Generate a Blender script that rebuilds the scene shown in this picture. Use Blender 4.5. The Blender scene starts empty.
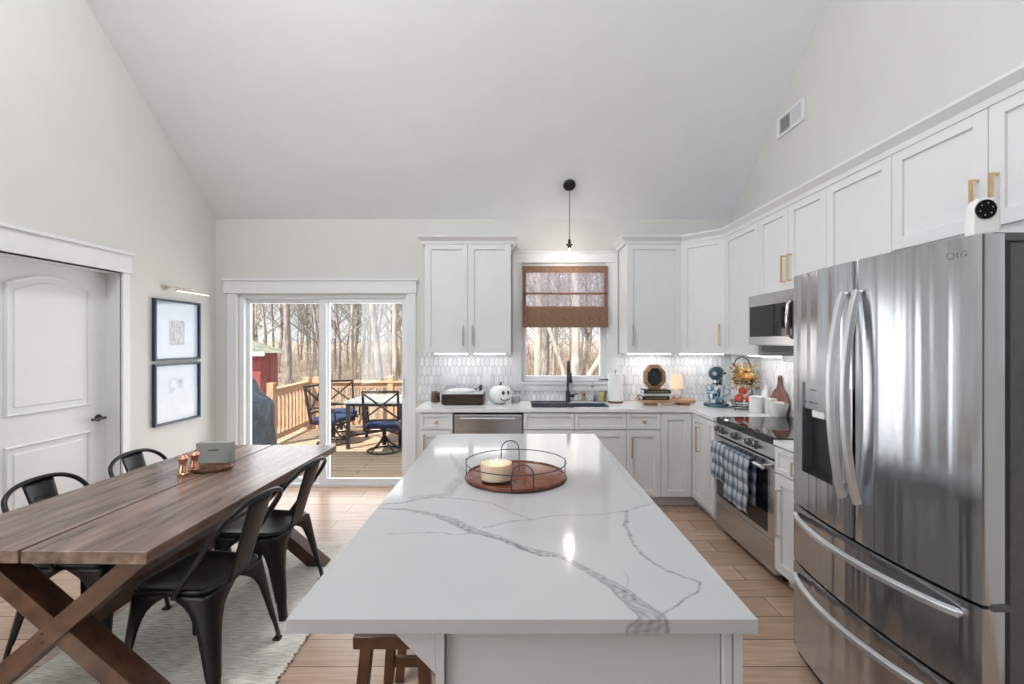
import bpy, bmesh, math, random
import numpy as np
from mathutils import Vector, Matrix
C = bpy.context.scene
COL = C.collection
PI = math.pi
random.seed(7)

# ------------------------------------------------------------------ camera, world, lights, exposure
CX, CY, FP, EYE = 513.0, 342.0, 455.0, 1.53        # principal point, focal length in pixels, eye height (m)
def X(px, d): return (px - CX) * d / FP            # real x of something seen at column px, d metres in
def Z(py, d): return EYE - (py - CY) * d / FP

cam = bpy.data.cameras.new('camera'); camo = bpy.data.objects.new('camera', cam); COL.objects.link(camo)
camo.location = (0, 0, EYE); camo.rotation_euler = (PI/2, 0, 0)
cam.sensor_width = 36; cam.lens = FP/1024*36; cam.shift_x = -1/1024; cam.clip_start = 0.02; cam.clip_end = 400
C.camera = camo
C.view_settings.view_transform = 'Standard'; C.view_settings.look = 'None'
C.view_settings.gamma = 1; C.view_settings.use_curve_mapping = False
C.view_settings.exposure = 0.0

w = bpy.data.worlds.new('world'); C.world = w; w.use_nodes = True
bg = w.node_tree.nodes['Background']; bg.inputs[0].default_value = (0.84, 0.92, 1.0, 1); bg.inputs[1].default_value = 1.15

def lamp(name, kind, loc, rot, energy, color=(1,1,1), **k):
    l = bpy.data.lights.new(name, kind); o = bpy.data.objects.new(name, l); COL.objects.link(o)
    o.location = loc; o.rotation_euler = rot; l.energy = energy; l.color = color
    for a, v in k.items(): setattr(l, a, v)
    return o
sun_dir = Vector((0.42, 0.50, -0.78)).normalized()
so = lamp('sun', 'SUN', (-20, -30, 40), (0,0,0), 8.5, (1.0, 0.95, 0.88), angle=0.01)
so.rotation_euler = sun_dir.to_track_quat('-Z', 'Y').to_euler()
# fill panels added behind and beside camera; then daylight by door and sink window
lamp('rear_fill', 'AREA', (-0.3, -2.58, 1.75), (PI/2, 0, 0), 1, (0.90, 0.95, 1.0), shape='RECTANGLE', size=4.4, size_y=2.2)
lamp('side_fill', 'AREA', (-3.05, -0.6, 1.6), (0, -PI/2, 0), 73, (0.90, 0.95, 1.0), shape='RECTANGLE', size=1.9, size_y=2.2)
lamp('door_daylight', 'AREA', (-1.98, 4.93, 1.05), (-PI/2, 0, 0), 28, (0.96, 0.98, 1.0), shape='RECTANGLE', size=1.7, size_y=1.9)
lamp('sink_window_daylight', 'AREA', (0.55, 4.93, 1.42), (-PI/2, 0, 0), 1.7, (1.0, 0.97, 0.93), shape='RECTANGLE', size=0.8, size_y=0.5)
# overhead fill discs added below the vault, without fixtures
for lx, le in ((-1.45, 60), (1.7, 5)):
    lamp('overhead_fill', 'AREA', (lx, 1.9, 4.85), (0, 0, 0), le, (0.96, 0.98, 1.0), shape='DISK', size=0.5)

lamp('upward_fill', 'AREA', (-0.4, -0.3, 3.1), (PI, 0, 0), 46, (0.96, 0.98, 1.0), shape='DISK', size=1.2)  # added fill aimed up at the ceiling; no lamp hangs here
# ------------------------------------------------------------------ materials
def mat(name, color, rough=0.5, metal=0.0, spec=0.5, **k):
    m = bpy.data.materials.new(name); m.use_nodes = True
    b = m.node_tree.nodes['Principled BSDF']
    b.inputs['Base Color'].default_value = (*color, 1); b.inputs['Roughness'].default_value = rough
    b.inputs['Metallic'].default_value = metal; b.inputs['Specular IOR Level'].default_value = spec
    for a, v in k.items(): b.inputs[a.replace('_', ' ')].default_value = v
    return m
def noisy(m, c1, c2, scale=5, stretch=(1,1,1), detail=4, lo=0.35, hi=0.65, bump=0.0, bscale=None, dist=0.01):
    nt = m.node_tree; N = nt.nodes; L = nt.links; b = N['Principled BSDF']
    tc = N.new('ShaderNodeTexCoord'); mp = N.new('ShaderNodeMapping'); mp.inputs['Scale'].default_value = stretch
    L.new(tc.outputs['Object'], mp.inputs[0])
    n = N.new('ShaderNodeTexNoise'); n.inputs['Scale'].default_value = scale; n.inputs['Detail'].default_value = detail
    L.new(mp.outputs[0], n.inputs[0])
    r = N.new('ShaderNodeValToRGB'); r.color_ramp.elements[0].position = lo; r.color_ramp.elements[1].position = hi
    r.color_ramp.elements[0].color = (*c1, 1); r.color_ramp.elements[1].color = (*c2, 1)
    L.new(n.outputs[0], r.inputs[0]); L.new(r.outputs[0], b.inputs['Base Color'])
    if bump:
        n2 = n
        if bscale:
            n2 = N.new('ShaderNodeTexNoise'); n2.inputs['Scale'].default_value = bscale; n2.inputs['Detail'].default_value = 3
            L.new(mp.outputs[0], n2.inputs[0])
        bp = N.new('ShaderNodeBump'); bp.inputs['Strength'].default_value = bump; bp.inputs['Distance'].default_value = dist
        L.new(n2.outputs[0], bp.inputs['Height']); L.new(bp.outputs[0], b.inputs['Normal'])
    return m
def nm(name, c1, c2, rough=0.5, metal=0.0, spec=0.5, **k): return noisy(mat(name, c1, rough, metal, spec), c1, c2, **k)
def emit(name, color, s):
    m = mat(name, color); b = m.node_tree.nodes['Principled BSDF']
    b.inputs['Emission Color'].default_value = (*color, 1); b.inputs['Emission Strength'].default_value = s
    return m
M = {}
M['wall'] = nm('wall_paint', (0.68,0.675,0.645), (0.70,0.695,0.665), 0.7, scale=3, bump=0.05, bscale=180, dist=0.002)
M['ceiling'] = nm('ceiling_paint', (0.85,0.86,0.875), (0.87,0.88,0.895), 0.8, scale=3, bump=0.05, bscale=120, dist=0.002)
M['trim'] = nm('white_trim', (0.79,0.80,0.81), (0.81,0.82,0.83), 0.4, scale=4)
M['cab'] = nm('cabinet_white', (0.77,0.775,0.78), (0.79,0.795,0.80), 0.35, scale=4)
M['vinyl'] = nm('white_vinyl', (0.82,0.84,0.86), (0.84,0.86,0.88), 0.35, scale=4)
M['quartz'] = nm('white_quartz', (0.84,0.84,0.84), (0.76,0.77,0.79), 0.12, scale=2.2, detail=6, lo=0.62, hi=0.72)
M['black'] = nm('matte_black', (0.012,0.012,0.014), (0.02,0.02,0.022), 0.45, scale=10)
M['chair'] = nm('black_powder_coat', (0.006,0.0065,0.008), (0.011,0.012,0.014), 0.36, 0.3, scale=60, bump=0.05, bscale=300, dist=0.001)
M['navy'] = nm('dark_navy_paint', (0.012,0.02,0.035), (0.02,0.03,0.05), 0.35, scale=8)
M['brass'] = nm('brushed_brass', (0.72,0.50,0.26), (0.80,0.57,0.32), 0.3, 0.9, scale=30)
M['nickel'] = nm('satin_nickel', (0.62,0.58,0.52), (0.68,0.64,0.58), 0.28, 0.95, scale=30)
M['chrome'] = nm('polished_metal', (0.7,0.7,0.72), (0.78,0.78,0.8), 0.15, 1.0, scale=10)
M['copper'] = nm('copper', (0.80,0.40,0.26), (0.88,0.48,0.32), 0.22, 1.0, scale=12)
M['glassblack'] = nm('black_glass', (0.008,0.008,0.01), (0.012,0.012,0.014), 0.04, scale=5)
M['whiteceramic'] = nm('white_ceramic', (0.82,0.82,0.8), (0.86,0.86,0.84), 0.2, scale=6)
M['paper'] = nm('white_paper', (0.85,0.85,0.85), (0.88,0.88,0.88), 0.9, scale=40, bump=0.2, bscale=90, dist=0.003)
M['walnut'] = nm('walnut', (0.10,0.045,0.025), (0.18,0.085,0.045), 0.4, scale=3, stretch=(2,14,14))
M['oak'] = nm('oak_board', (0.42,0.22,0.12), (0.54,0.31,0.18), 0.45, scale=3, stretch=(2,16,16))
M['redboard'] = nm('acacia_board', (0.20,0.095,0.075), (0.30,0.15,0.12), 0.4, scale=3, stretch=(14,14,2))
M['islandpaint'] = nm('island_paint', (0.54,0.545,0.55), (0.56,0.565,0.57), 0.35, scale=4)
M['fabric_grey'] = nm('grey_fabric', (0.35,0.36,0.38), (0.42,0.43,0.45), 0.9, scale=80)
M['deck'] = None

def glass(name, tint=(1,1,1), gl=0.08):
    m = bpy.data.materials.new(name); m.use_nodes = True; nt = m.node_tree; N = nt.nodes; L = nt.links
    N.remove(N['Principled BSDF']); out = N['Material Output']
    t = N.new('ShaderNodeBsdfTransparent'); t.inputs[0].default_value = (*tint, 1)
    g = N.new('ShaderNodeBsdfGlossy'); g.inputs['Roughness'].default_value = 0.02
    lw = N.new('ShaderNodeLayerWeight'); pw = N.new('ShaderNodeMath'); pw.operation = 'POWER'; pw.inputs[1].default_value = 5; L.new(lw.outputs['Facing'], pw.inputs[0])
    mr = N.new('ShaderNodeMath'); mr.operation = 'MULTIPLY_ADD'; mr.inputs[1].default_value = .8; mr.inputs[2].default_value = .035; mr.use_clamp = True; L.new(pw.outputs[0], mr.inputs[0])
    mx = N.new('ShaderNodeMixShader'); L.new(mr.outputs[0], mx.inputs[0]); L.new(t.outputs[0], mx.inputs[1]); L.new(g.outputs[0], mx.inputs[2])
    L.new(mx.outputs[0], out.inputs[0]); return m
M['glass'] = glass('clear_glass'); M['jar'] = glass('jar_glass', (0.97,0.98,0.98))

def steel(name, c, rough=0.24, strength=0.35, stretch=(9,9,0.25), fine=(1.5,1.5,160)):
    m = mat(name, c, rough, 1.0); nt = m.node_tree; N = nt.nodes; L = nt.links; b = N['Principled BSDF']
    tc = N.new('ShaderNodeTexCoord'); mp = N.new('ShaderNodeMapping'); mp.inputs['Scale'].default_value = stretch
    L.new(tc.outputs['Object'], mp.inputs[0])
    n = N.new('ShaderNodeTexNoise'); n.inputs['Scale'].default_value = 1.0; n.inputs['Detail'].default_value = 1.5; L.new(mp.outputs[0], n.inputs[0])
    bp = N.new('ShaderNodeBump'); bp.inputs['Strength'].default_value = strength; bp.inputs['Distance'].default_value = 0.03
    L.new(n.outputs[0], bp.inputs['Height'])
    mp2 = N.new('ShaderNodeMapping'); mp2.inputs['Scale'].default_value = fine; L.new(tc.outputs['Object'], mp2.inputs[0])
    n2 = N.new('ShaderNodeTexNoise'); n2.inputs['Scale'].default_value = 4.0; n2.inputs['Detail'].default_value = 3; L.new(mp2.outputs[0], n2.inputs[0])
    mr = N.new('ShaderNodeMapRange'); mr.inputs['To Min'].default_value = rough-0.05; mr.inputs['To Max'].default_value = rough+0.07
    L.new(n2.outputs[0], mr.inputs[0]); L.new(mr.outputs[0], b.inputs['Roughness']); L.new(bp.outputs[0], b.inputs['Normal'])
    return m
M['steel'] = steel('brushed_steel', (0.55,0.565,0.59), 0.19, 0.5, (12,12,0.3))
M['steelflat'] = steel('satin_steel', (0.60,0.605,0.615), 0.24, 0.02)
M['barsteel'] = nm('bar_steel', (0.72,0.73,0.75), (0.76,0.77,0.79), 0.36, 0.85, scale=30)
M['steelside'] = nm('grey_fridge_side', (0.11,0.11,0.115), (0.13,0.13,0.135), 0.5, 0.3, scale=40)

def floor_mat():
    m = mat('plank_floor', (0.3,0.2,0.13), 0.27); nt = m.node_tree; N = nt.nodes; L = nt.links; b = N['Principled BSDF']
    tc = N.new('ShaderNodeTexCoord')
    br = N.new('ShaderNodeTexBrick'); br.inputs['Scale'].default_value = 1; br.inputs['Brick Width'].default_value = 1.5; br.inputs['Row Height'].default_value = 0.195
    br.inputs['Mortar Size'].default_value = 0.0028; br.inputs['Mortar Smooth'].default_value = 0.1; br.offset = 0.37
    br.inputs['Color1'].default_value = (0.56,0.40,0.30,1); br.inputs['Color2'].default_value = (0.44,0.30,0.215,1); br.inputs['Mortar'].default_value = (0.16,0.10,0.07,1)
    L.new(tc.outputs['Object'], br.inputs[0])
    mp = N.new('ShaderNodeMapping'); mp.inputs['Scale'].default_value = (1.2,14,1); L.new(tc.outputs['Object'], mp.inputs[0])
    n = N.new('ShaderNodeTexNoise'); n.inputs['Scale'].default_value = 3; n.inputs['Detail'].default_value = 7; L.new(mp.outputs[0], n.inputs[0])
    r = N.new('ShaderNodeValToRGB'); r.color_ramp.elements[0].position = .3; r.color_ramp.elements[1].position = .7
    r.color_ramp.elements[0].color = (0.80,0.78,0.76,1); r.color_ramp.elements[1].color = (1.12,1.11,1.10,1); L.new(n.outputs[0], r.inputs[0])
    mx = N.new('ShaderNodeMix'); mx.data_type = 'RGBA'; mx.blend_type = 'MULTIPLY'; mx.inputs[0].default_value = 1
    L.new(br.outputs[0], mx.inputs[6]); L.new(r.outputs[0], mx.inputs[7]); L.new(mx.outputs[2], b.inputs['Base Color'])
    bp = N.new('ShaderNodeBump'); bp.inputs['Strength'].default_value = 0.25; bp.inputs['Distance'].default_value = 0.003; bp.invert = True
    L.new(br.outputs['Fac'], bp.inputs['Height']); L.new(bp.outputs[0], b.inputs['Normal'])
    return m
M['floor'] = floor_mat()
def wood_table():
    m = nm('table_wood', (0.085,0.05,0.038), (0.30,0.205,0.16), 0.27, scale=2.2, stretch=(11,1.1,11), detail=8, lo=0.3, hi=0.75, bump=0.12, bscale=9, dist=0.003)
    return m
M['table'] = wood_table()
M['tableleg'] = nm('table_leg_wood', (0.045,0.018,0.010), (0.15,0.067,0.034), 0.42, scale=4, stretch=(3,5,3), detail=8, lo=0.3, hi=0.75, bump=0.1, bscale=12, dist=0.003)
M['stool'] = nm('stool_wood', (0.07,0.028,0.013), (0.15,0.065,0.03), 0.35, scale=3, stretch=(3,9,3), detail=6)
def rug_mat():
    m = nm('jute_weave', (0.56,0.51,0.44), (0.93,0.90,0.83), 0.95, scale=5, stretch=(3,28,3), detail=8, lo=0.3, hi=0.62)
    nt = m.node_tree; N = nt.nodes; L = nt.links; b = N['Principled BSDF']
    tc = N.new('ShaderNodeTexCoord'); wv = N.new('ShaderNodeTexWave'); wv.bands_direction = 'Y'; wv.inputs['Scale'].default_value = 22; wv.inputs['Distortion'].default_value = 2.5
    wv.inputs['Detail'].default_value = 3; wv.inputs['Detail Scale'].default_value = 3
    L.new(tc.outputs['Object'], wv.inputs[0])
    bp = N.new('ShaderNodeBump'); bp.inputs['Strength'].default_value = 0.5; bp.inputs['Distance'].default_value = 0.005
    L.new(wv.outputs[0], bp.inputs['Height']); L.new(bp.outputs[0], b.inputs['Normal']); return m
M['rug'] = rug_mat()

# ------------------------------------------------------------------ mesh builder
class MB:
    def __init__(s): s.bm = bmesh.new(); s.ox = None
    def hexa(s, P):     # 8 points: bottom loop 0-3, top loop 4-7
        v = [s.bm.verts.new(p) for p in P]
        for f in ((3,2,1,0),(4,5,6,7),(0,1,5,4),(1,2,6,5),(2,3,7,6),(3,0,4,7)): s.bm.faces.new([v[i] for i in f])
        return s
    def box(s, x0, x1, y0, y1, z0, z1):
        return s.hexa([(x0,y0,z0),(x1,y0,z0),(x1,y1,z0),(x0,y1,z0),(x0,y0,z1),(x1,y0,z1),(x1,y1,z1),(x0,y1,z1)])
    def obox(s, F, u0, u1, v0, v1, w0, w1):    # F = (origin, u); n points outward to the viewer
        O, u = F; n = Vector((u.y, -u.x, 0)); O = Vector(O)
        p = lambda a, b, c: O + u*a + n*c + Vector((0,0,b))
        return s.hexa([p(u0,v0,w1),p(u1,v0,w1),p(u1,v0,w0),p(u0,v0,w0),p(u0,v1,w1),p(u1,v1,w1),p(u1,v1,w0),p(u0,v1,w0)])
    def beam(s, a, b, wd, th, up=(0,0,1)):      # rectangular bar from a to b; wd across, th along 'up'
        a = Vector(a); b = Vector(b); t = (b-a).normalized(); up = Vector(up); sx = t.cross(up).normalized(); uy = sx.cross(t).normalized()
        q = lambda p, i, j: p + sx*(wd/2*i) + uy*(th/2*j)
        return s.hexa([q(a,-1,-1),q(a,1,-1),q(a,1,1),q(a,-1,1),q(b,-1,-1),q(b,1,-1),q(b,1,1),q(b,-1,1)])
    def prism(s, poly, z0, z1):
        a = [s.bm.verts.new((x,y,z0)) for x, y in poly]; b = [s.bm.verts.new((x,y,z1)) for x, y in poly]; n = len(poly)
        s.bm.faces.new(a[::-1]); s.bm.faces.new(b)
        for i in range(n): s.bm.faces.new([a[i], a[(i+1)%n], b[(i+1)%n], b[i]])
        return s
    def extr(s, poly3, vec):                    # planar 3D polygon swept by vec
        vec = Vector(vec); a = [s.bm.verts.new(p) for p in poly3]; b = [s.bm.verts.new(Vector(p)+vec) for p in poly3]; n = len(a)
        s.bm.faces.new(a[::-1]); s.bm.faces.new(b)
        for i in range(n): s.bm.faces.new([a[i], a[(i+1)%n], b[(i+1)%n], b[i]])
        return s
    def tube(s, pts, r, seg=8, closed=False, sy=1.0):
        pts = [Vector(p) for p in pts]; n = len(pts); R = r if isinstance(r, (list, tuple)) else [r]*n
        rings = []; prev = None
        for i in range(n):
            if closed: t = pts[(i+1)%n]-pts[i-1]
            else: t = pts[min(i+1,n-1)]-pts[max(i-1,0)]
            t.normalize()
            if prev is None:
                a = Vector((0,0,1)) if abs(t.z) < 0.9 else Vector((1,0,0)); u = t.cross(a).normalized()
            else:
                u = prev - t*prev.dot(t)
                u = u.normalized() if u.length > 1e-6 else t.orthogonal().normalized()
            prev = u; v = t.cross(u)
            rings.append([s.bm.verts.new(pts[i]+(u*math.cos(2*PI*k/seg)+v*math.sin(2*PI*k/seg)*sy)*R[i]) for k in range(seg)])
        m = n if closed else n-1
        for i in range(m):
            A = rings[i]; B = rings[(i+1)%n]
            for k in range(seg): s.bm.faces.new([A[k], A[(k+1)%seg], B[(k+1)%seg], B[k]])
        if not closed: s.bm.faces.new(rings[0][::-1]); s.bm.faces.new(rings[-1])
        return s
    def cyl(s, p0, p1, r, seg=20, r2=None): return s.tube([p0, p1], [r, r if r2 is None else r2], seg)
    def lathe(s, prof, c=(0,0,0), seg=28, sx=1, sy=1, mod=None):
        c = Vector(c); rings = []
        for r, z in prof:
            if r < 1e-5: rings.append([s.bm.verts.new(c+Vector((0,0,z)))])
            else:
                rings.append([s.bm.verts.new(c+Vector((math.cos(2*PI*k/seg)*r*sx*(mod(k/seg,z) if mod else 1), math.sin(2*PI*k/seg)*r*sy*(mod(k/seg,z) if mod else 1), z))) for k in range(seg)])
        for A, B in zip(rings, rings[1:]):
            for k in range(seg):
                k2 = (k+1)%seg
                q = [A[k%len(A)], A[k2%len(A)], B[k2%len(B)], B[k%len(B)]]; q2 = []
                for x in q:
                    if x not in q2: q2.append(x)
                if len(q2) > 2: s.bm.faces.new(q2)
        return s
    def ball(s, c, r, seg=16, sc=(1,1,1), M3=None):
        prof = [(math.sin(PI*i/10), -math.cos(PI*i/10)) for i in range(11)]
        n0 = len(s.bm.verts); s.lathe([(a, b) for a, b in prof], (0,0,0), seg)
        s.bm.verts.ensure_lookup_table(); c = Vector(c)
        for v in s.bm.verts[n0:]:
            p = Vector((v.co.x*r*sc[0], v.co.y*r*sc[1], v.co.z*r*sc[2]))
            v.co = c + (M3 @ p if M3 else p)
        return s
    def build(s, name, m, parent=None, smooth=False, bevel=0, w=False, seg=2):
        me = bpy.data.meshes.new(name)
        if w and parent is not None:
            bmesh.ops.translate(s.bm, verts=s.bm.verts, vec=-parent.location)
        bmesh.ops.recalc_face_normals(s.bm, faces=s.bm.faces)
        s.bm.to_mesh(me); s.bm.free()
        if smooth:
            for p in me.polygons: p.use_smooth = True
        me.materials.append(M[m] if isinstance(m, str) else m)
        o = bpy.data.objects.new(name, me); COL.objects.link(o)
        if parent is not None: o.parent = parent
        if smooth == 'auto':
            md = o.modifiers.new('split', 'EDGE_SPLIT'); md.split_angle = math.radians(38)
        if bevel:
            md = o.modifiers.new('bevel', 'BEVEL'); md.width = bevel; md.segments = seg; md.limit_method = 'ANGLE'; md.angle_limit = math.radians(40)
        return o
def tag(o, label, cat, group=None):
    o['label'] = label; o['category'] = cat
    if group: o['group'] = group
    return o
def thing(name, label, cat, loc=(0,0,0), rz=0, group=None):
    o = bpy.data.objects.new(name, None); COL.objects.link(o); o.empty_display_size = 0.1
    o.location = loc; o.rotation_euler = (0,0,rz); return tag(o, label, cat, group)
def solo(o, label, cat, group=None):           # a thing that is one mesh: put its origin at its base
    me = o.data; co = np.empty(len(me.vertices)*3); me.vertices.foreach_get('co', co); co = co.reshape(-1,3)
    c = Vector(((co[:,0].min()+co[:,0].max())/2, (co[:,1].min()+co[:,1].max())/2, co[:,2].min()))
    me.transform(Matrix.Translation(-c)); o.location = o.location + c
    return tag(o, label, cat, group)
def struct(name, mb, m, parent=None, **k):
    o = mb.build(name, m, parent, **k)
    if parent is None: o['kind'] = 'structure'
    return o
def sroot(name, loc=(0,0,0)):
    o = bpy.data.objects.new(name, None); COL.objects.link(o); o.location = loc; o['kind'] = 'structure'; return o
def dup(root, loc, rz, label=None, group=None, scale=None):
    r = root.copy(); COL.objects.link(r); r.location = loc; r.rotation_euler = (0,0,rz)
    if label: r['label'] = label
    if group: r['group'] = group
    if scale: r.scale = scale
    for ch in list(root.children):
        c = ch.copy(); COL.objects.link(c); c.parent = r
        for g in list(ch.children):
            d = g.copy(); COL.objects.link(d); d.parent = c
    return r
def text(name, body, size, m, parent, loc, rot, depth=0.0006, w=False):
    cu = bpy.data.curves.new(name, 'FONT'); cu.body = body; cu.size = size; cu.extrude = depth; cu.align_x = 'CENTER'; cu.align_y = 'CENTER'
    t = bpy.data.objects.new(name, cu); COL.objects.link(t)
    dg = bpy.context.evaluated_depsgraph_get(); me = bpy.data.meshes.new_from_object(t.evaluated_get(dg))
    bpy.data.objects.remove(t); me.materials.clear(); me.materials.append(M[m])
    o = bpy.data.objects.new(name, me); COL.objects.link(o); o.parent = parent
    o.location = Vector(loc) - (parent.location if w else Vector((0,0,0))); o.rotation_euler = rot; return o
def arc(c, r, a0, a1, n, plane='xz'):
    P = []
    for i in range(n+1):
        a = a0+(a1-a0)*i/n; p, q = math.cos(a)*r, math.sin(a)*r
        P.append({'xz': (c[0]+p, c[1], c[2]+q), 'yz': (c[0], c[1]+p, c[2]+q), 'xy': (c[0]+p, c[1]+q, c[2])}[plane])
    return P

# ------------------------------------------------------------------ room shell
WL, WR, WF, WN = -3.125, 2.29, 4.78, -2.62          # left, right, far and near wall planes
EAVE, SL, YR = 2.82, 0.825, 1.08                    # wall height, roof slope, ridge position
RIDGE = EAVE + SL*(WF-YR)
T = 0.14
struct('floor', MB().box(WL-.3, WR+.2, WN-.2, WF+T, -0.12, 0), 'floor')
# far wall with openings for the sliding door and the sink window
DX0, DX1, DZ1 = X(238,WF), X(407,WF), 2.03
GX0, GX1, GZ0, GZ1 = X(521.5,WF), X(606,WF), Z(381,WF), 2.36
mb = MB()
mb.box(WL-T, DX0, WF, WF+T, -.1, EAVE+.05); mb.box(DX0, DX1, WF, WF+T, DZ1, EAVE+.05)
mb.box(DX1, GX0, WF, WF+T, -.1, EAVE+.05); mb.box(GX0, GX1, WF, WF+T, -.1, GZ0); mb.box(GX0, GX1, WF, WF+T, GZ1, EAVE+.05)
mb.box(GX1, WR+T, WF, WF+T, -.1, EAVE+.05)
struct('wall_far', mb, 'wall')
def gable(x0, x1, holes=()):
    mb = MB(); zt = lambda y: EAVE+.04 + SL*(min(y, 2*YR-y)*-1 + 0)  # unused
    top = lambda y: EAVE+.04+SL*((WF-y) if y > YR else (y-(2*YR-WF)))
    ys = sorted({WN-T, YR, WF+T} | {h[0] for h in holes} | {h[1] for h in holes})
    for a, b in zip(ys, ys[1:]):
        h = [q for q in holes if q[0] <= a and q[1] >= b]
        segs = [(-.1, None)] if not h else [(-.1, h[0][2]), (h[0][3], None)]
        for z0, z1 in segs:
            if z1 is not None and z1 <= z0: continue
            ta = top(a) if z1 is None else z1; tb = top(b) if z1 is None else z1
            mb.extr([(x0,a,z0),(x0,b,z0),(x0,b,tb),(x0,a,ta)], (x1-x0,0,0))
    return mb
DO0, DO1, DOZ = 2.74, X(120,1)and 3.618, 2.075
struct('wall_left', gable(WL-T, WL, [(DO0, DO1, -.1, DOZ), (-1.6, 0.4, 0.75, 2.3)]), 'wall')
struct('wall_right', gable(WR, WR+T), 'wall')
M['wallnear'] = nm('bounce_damping_dark', (0.10,0.105,0.11), (0.12,0.125,0.13), 0.8, scale=3)  # dark tone given to the unseen near wall to cut bounced light
struct('wall_near', MB().box(WL-T, WR+T, WN-T, WN, -.1, EAVE+.05), 'wallnear')
mb = MB()
mb.extr([(WL-4,WF+.35,EAVE-SL*.35),(WL-4,YR,RIDGE),(WL-4,YR,RIDGE+.22),(WL-4,WF+.35,EAVE-SL*.35+.22)], (WR-WL+T+4,0,0))  # slope extended past the left wall so it shades the deck
mb.extr([(WL-T,2*YR-WF-.3,EAVE-SL*.3),(WL-T,YR,RIDGE),(WL-T,YR,RIDGE+.22),(WL-T,2*YR-WF-.3,EAVE-SL*.3+.22)], (WR-WL+2*T,0,0))
struct('ceiling', mb, 'ceiling')
# baseboards
struct('baseboard_left', MB().box(WL, WL+.016, DO1+.1, WF, 0, .13), 'trim', bevel=.003)
struct('baseboard_far', MB().box(WL+.016, DX0-.13, WF-.016, WF, 0, .13), 'trim', bevel=.003)
# unseen side window, added for the side fill and fridge reflections
r = sroot('added_window', (WL-.05, -.6, .75))
mb = MB()
for y0, y1 in ((-1.6,-1.54),(-.63,-.57),(.34,.4)): mb.box(WL-.1, WL-.04, y0, y1, .75, 2.3)
for z0, z1 in ((.75,.81),(1.5,1.54),(2.24,2.3)): mb.box(WL-.1, WL-.04, -1.54, -.63, z0, z1); mb.box(WL-.1, WL-.04, -.57, .34, z0, z1)
mb.build('window_frame', 'vinyl', r, w=True, bevel=.003)

# interior door, left wall
r = sroot('door_1', (WL-.13, (DO0+DO1)/2, 0))
DXF = WL-.111
mb = MB().box(DXF-.035, DXF, DO0, DO1, .006, DOZ)
mb.build('door_panel', 'trim', r, w=True, bevel=.002)
def ridge(pts, name='panel_moulding'):
    mb = MB(); mb.tube([(DXF-.002, y, z) for y, z in pts], .016, 6, closed=True, sy=1); return mb.build(name, 'trim', r, w=True, smooth=False)
y0, y1 = 2.90, 3.47
def arch(y0, y1, z0, z1, h, ins=0):
    P = [(y0+ins,z0+ins),(y1-ins,z0+ins),(y1-ins,z1-ins)]
    for i in range(1, 12):
        t = i/12; P.append((y1-ins+(y0-y1+2*ins)*t, z1-ins+h*math.sin(PI*t)))
    P.append((y0+ins,z1-ins)); return P
ridge(arch(y0,y1,1.055,1.91,.075)); ridge([(y0,.24),(y1,.24),(y1,.845),(y0,.845)])
for a, b, c, h in ((1.055,1.91,.05,.075),):
    P = arch(y0,y1,a,b,h,.045); MB().extr([(DXF-.01,y,z) for y,z in P], (.016,0,0)).build('raised_panel', 'trim', r, w=True, bevel=.006)
MB().box(DXF-.01, DXF+.006, y0+.045, y1-.045, .285, .80).build('raised_panel', 'trim', r, w=True, bevel=.006)
mb = MB().cyl((DXF,3.545,.94),(DXF+.012,3.545,.94),.027,20); mb.cyl((DXF,3.545,.94),(DXF+.055,3.545,.94),.010,12)
mb.beam((DXF+.052,3.56,.94),(DXF+.052,3.44,.94),.012,.02)
hl = mb.build('lever_handle', 'black', r, w=True, bevel=.003)
# casing + jamb
r2 = sroot('trim_1', (WL, 3.2, 0))
mb = MB().box(WL-.14, WL, DO1-.001, DO1+.012, 0, DOZ); mb.box(WL-.14, WL, DO0-.012, DO0+.001, 0, DOZ); mb.box(WL-.14, WL, DO0, DO1, DOZ-.001, DOZ+.012)
mb.build('jamb', 'trim', r2, w=True)
mb = MB().box(WL, WL+.02, DO1+.005, DO1+.075, 0, DOZ+.01); mb.box(WL, WL+.02, DO0-.1, DO0-.005, 0, DOZ+.01)
mb.box(WL, WL+.028, DO0-.12, DO1+.085, DOZ+.01, DOZ+.155); mb.box(WL, WL+.04, DO0-.13, DO1+.095, DOZ+.155, DOZ+.178)
mb.build('casing', 'trim', r2, w=True, bevel=.002)
# hall behind the door so the closed leaf has a wall behind it
# sliding glass door
r = sroot('door_2', ((DX0+DX1)/2, WF, 0))
mb = MB(); fy0, fy1 = WF+.02, WF+.12
mb.box(DX0, DX0+.05, fy0, fy1, 0, DZ1); mb.box(DX1-.03, DX1, fy0, fy1, 0, DZ1); mb.box(DX0+.05, DX1-.03, fy0, fy1, DZ1-.04, DZ1); mb.box(DX0+.05, DX1-.03, fy0, fy1, 0, .035)
mb.build('door_frame', 'vinyl', r, w=True, bevel=.003)
xm0, xm1 = X(320,WF+.06), X(329,WF+.04)
def sash(x0, x1, y, nm_, sw=.03, swr=.06):
    mb = MB(); mb.box(x0, x0+sw, y, y+.035, .035, DZ1-.04); mb.box(x1-swr, x1, y, y+.035, .035, DZ1-.04)
    mb.box(x0+sw, x1-swr, y, y+.035, .035, .085); mb.box(x0+sw, x1-swr, y, y+.035, DZ1-.09, DZ1-.04); o = mb.build('sliding_panel', 'vinyl', r, w=True, bevel=.003)
    MB().box(x0+sw, x1-swr, y+.014, y+.018, .085, DZ1-.09).build('pane', 'glass', o).location = -r.location
sash(DX0+.05, xm1-.01, WF+.075, 'l', .035, .055); sash(xm0+.0, DX1-.03, WF+.035, 'r', .075, .03)
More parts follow.
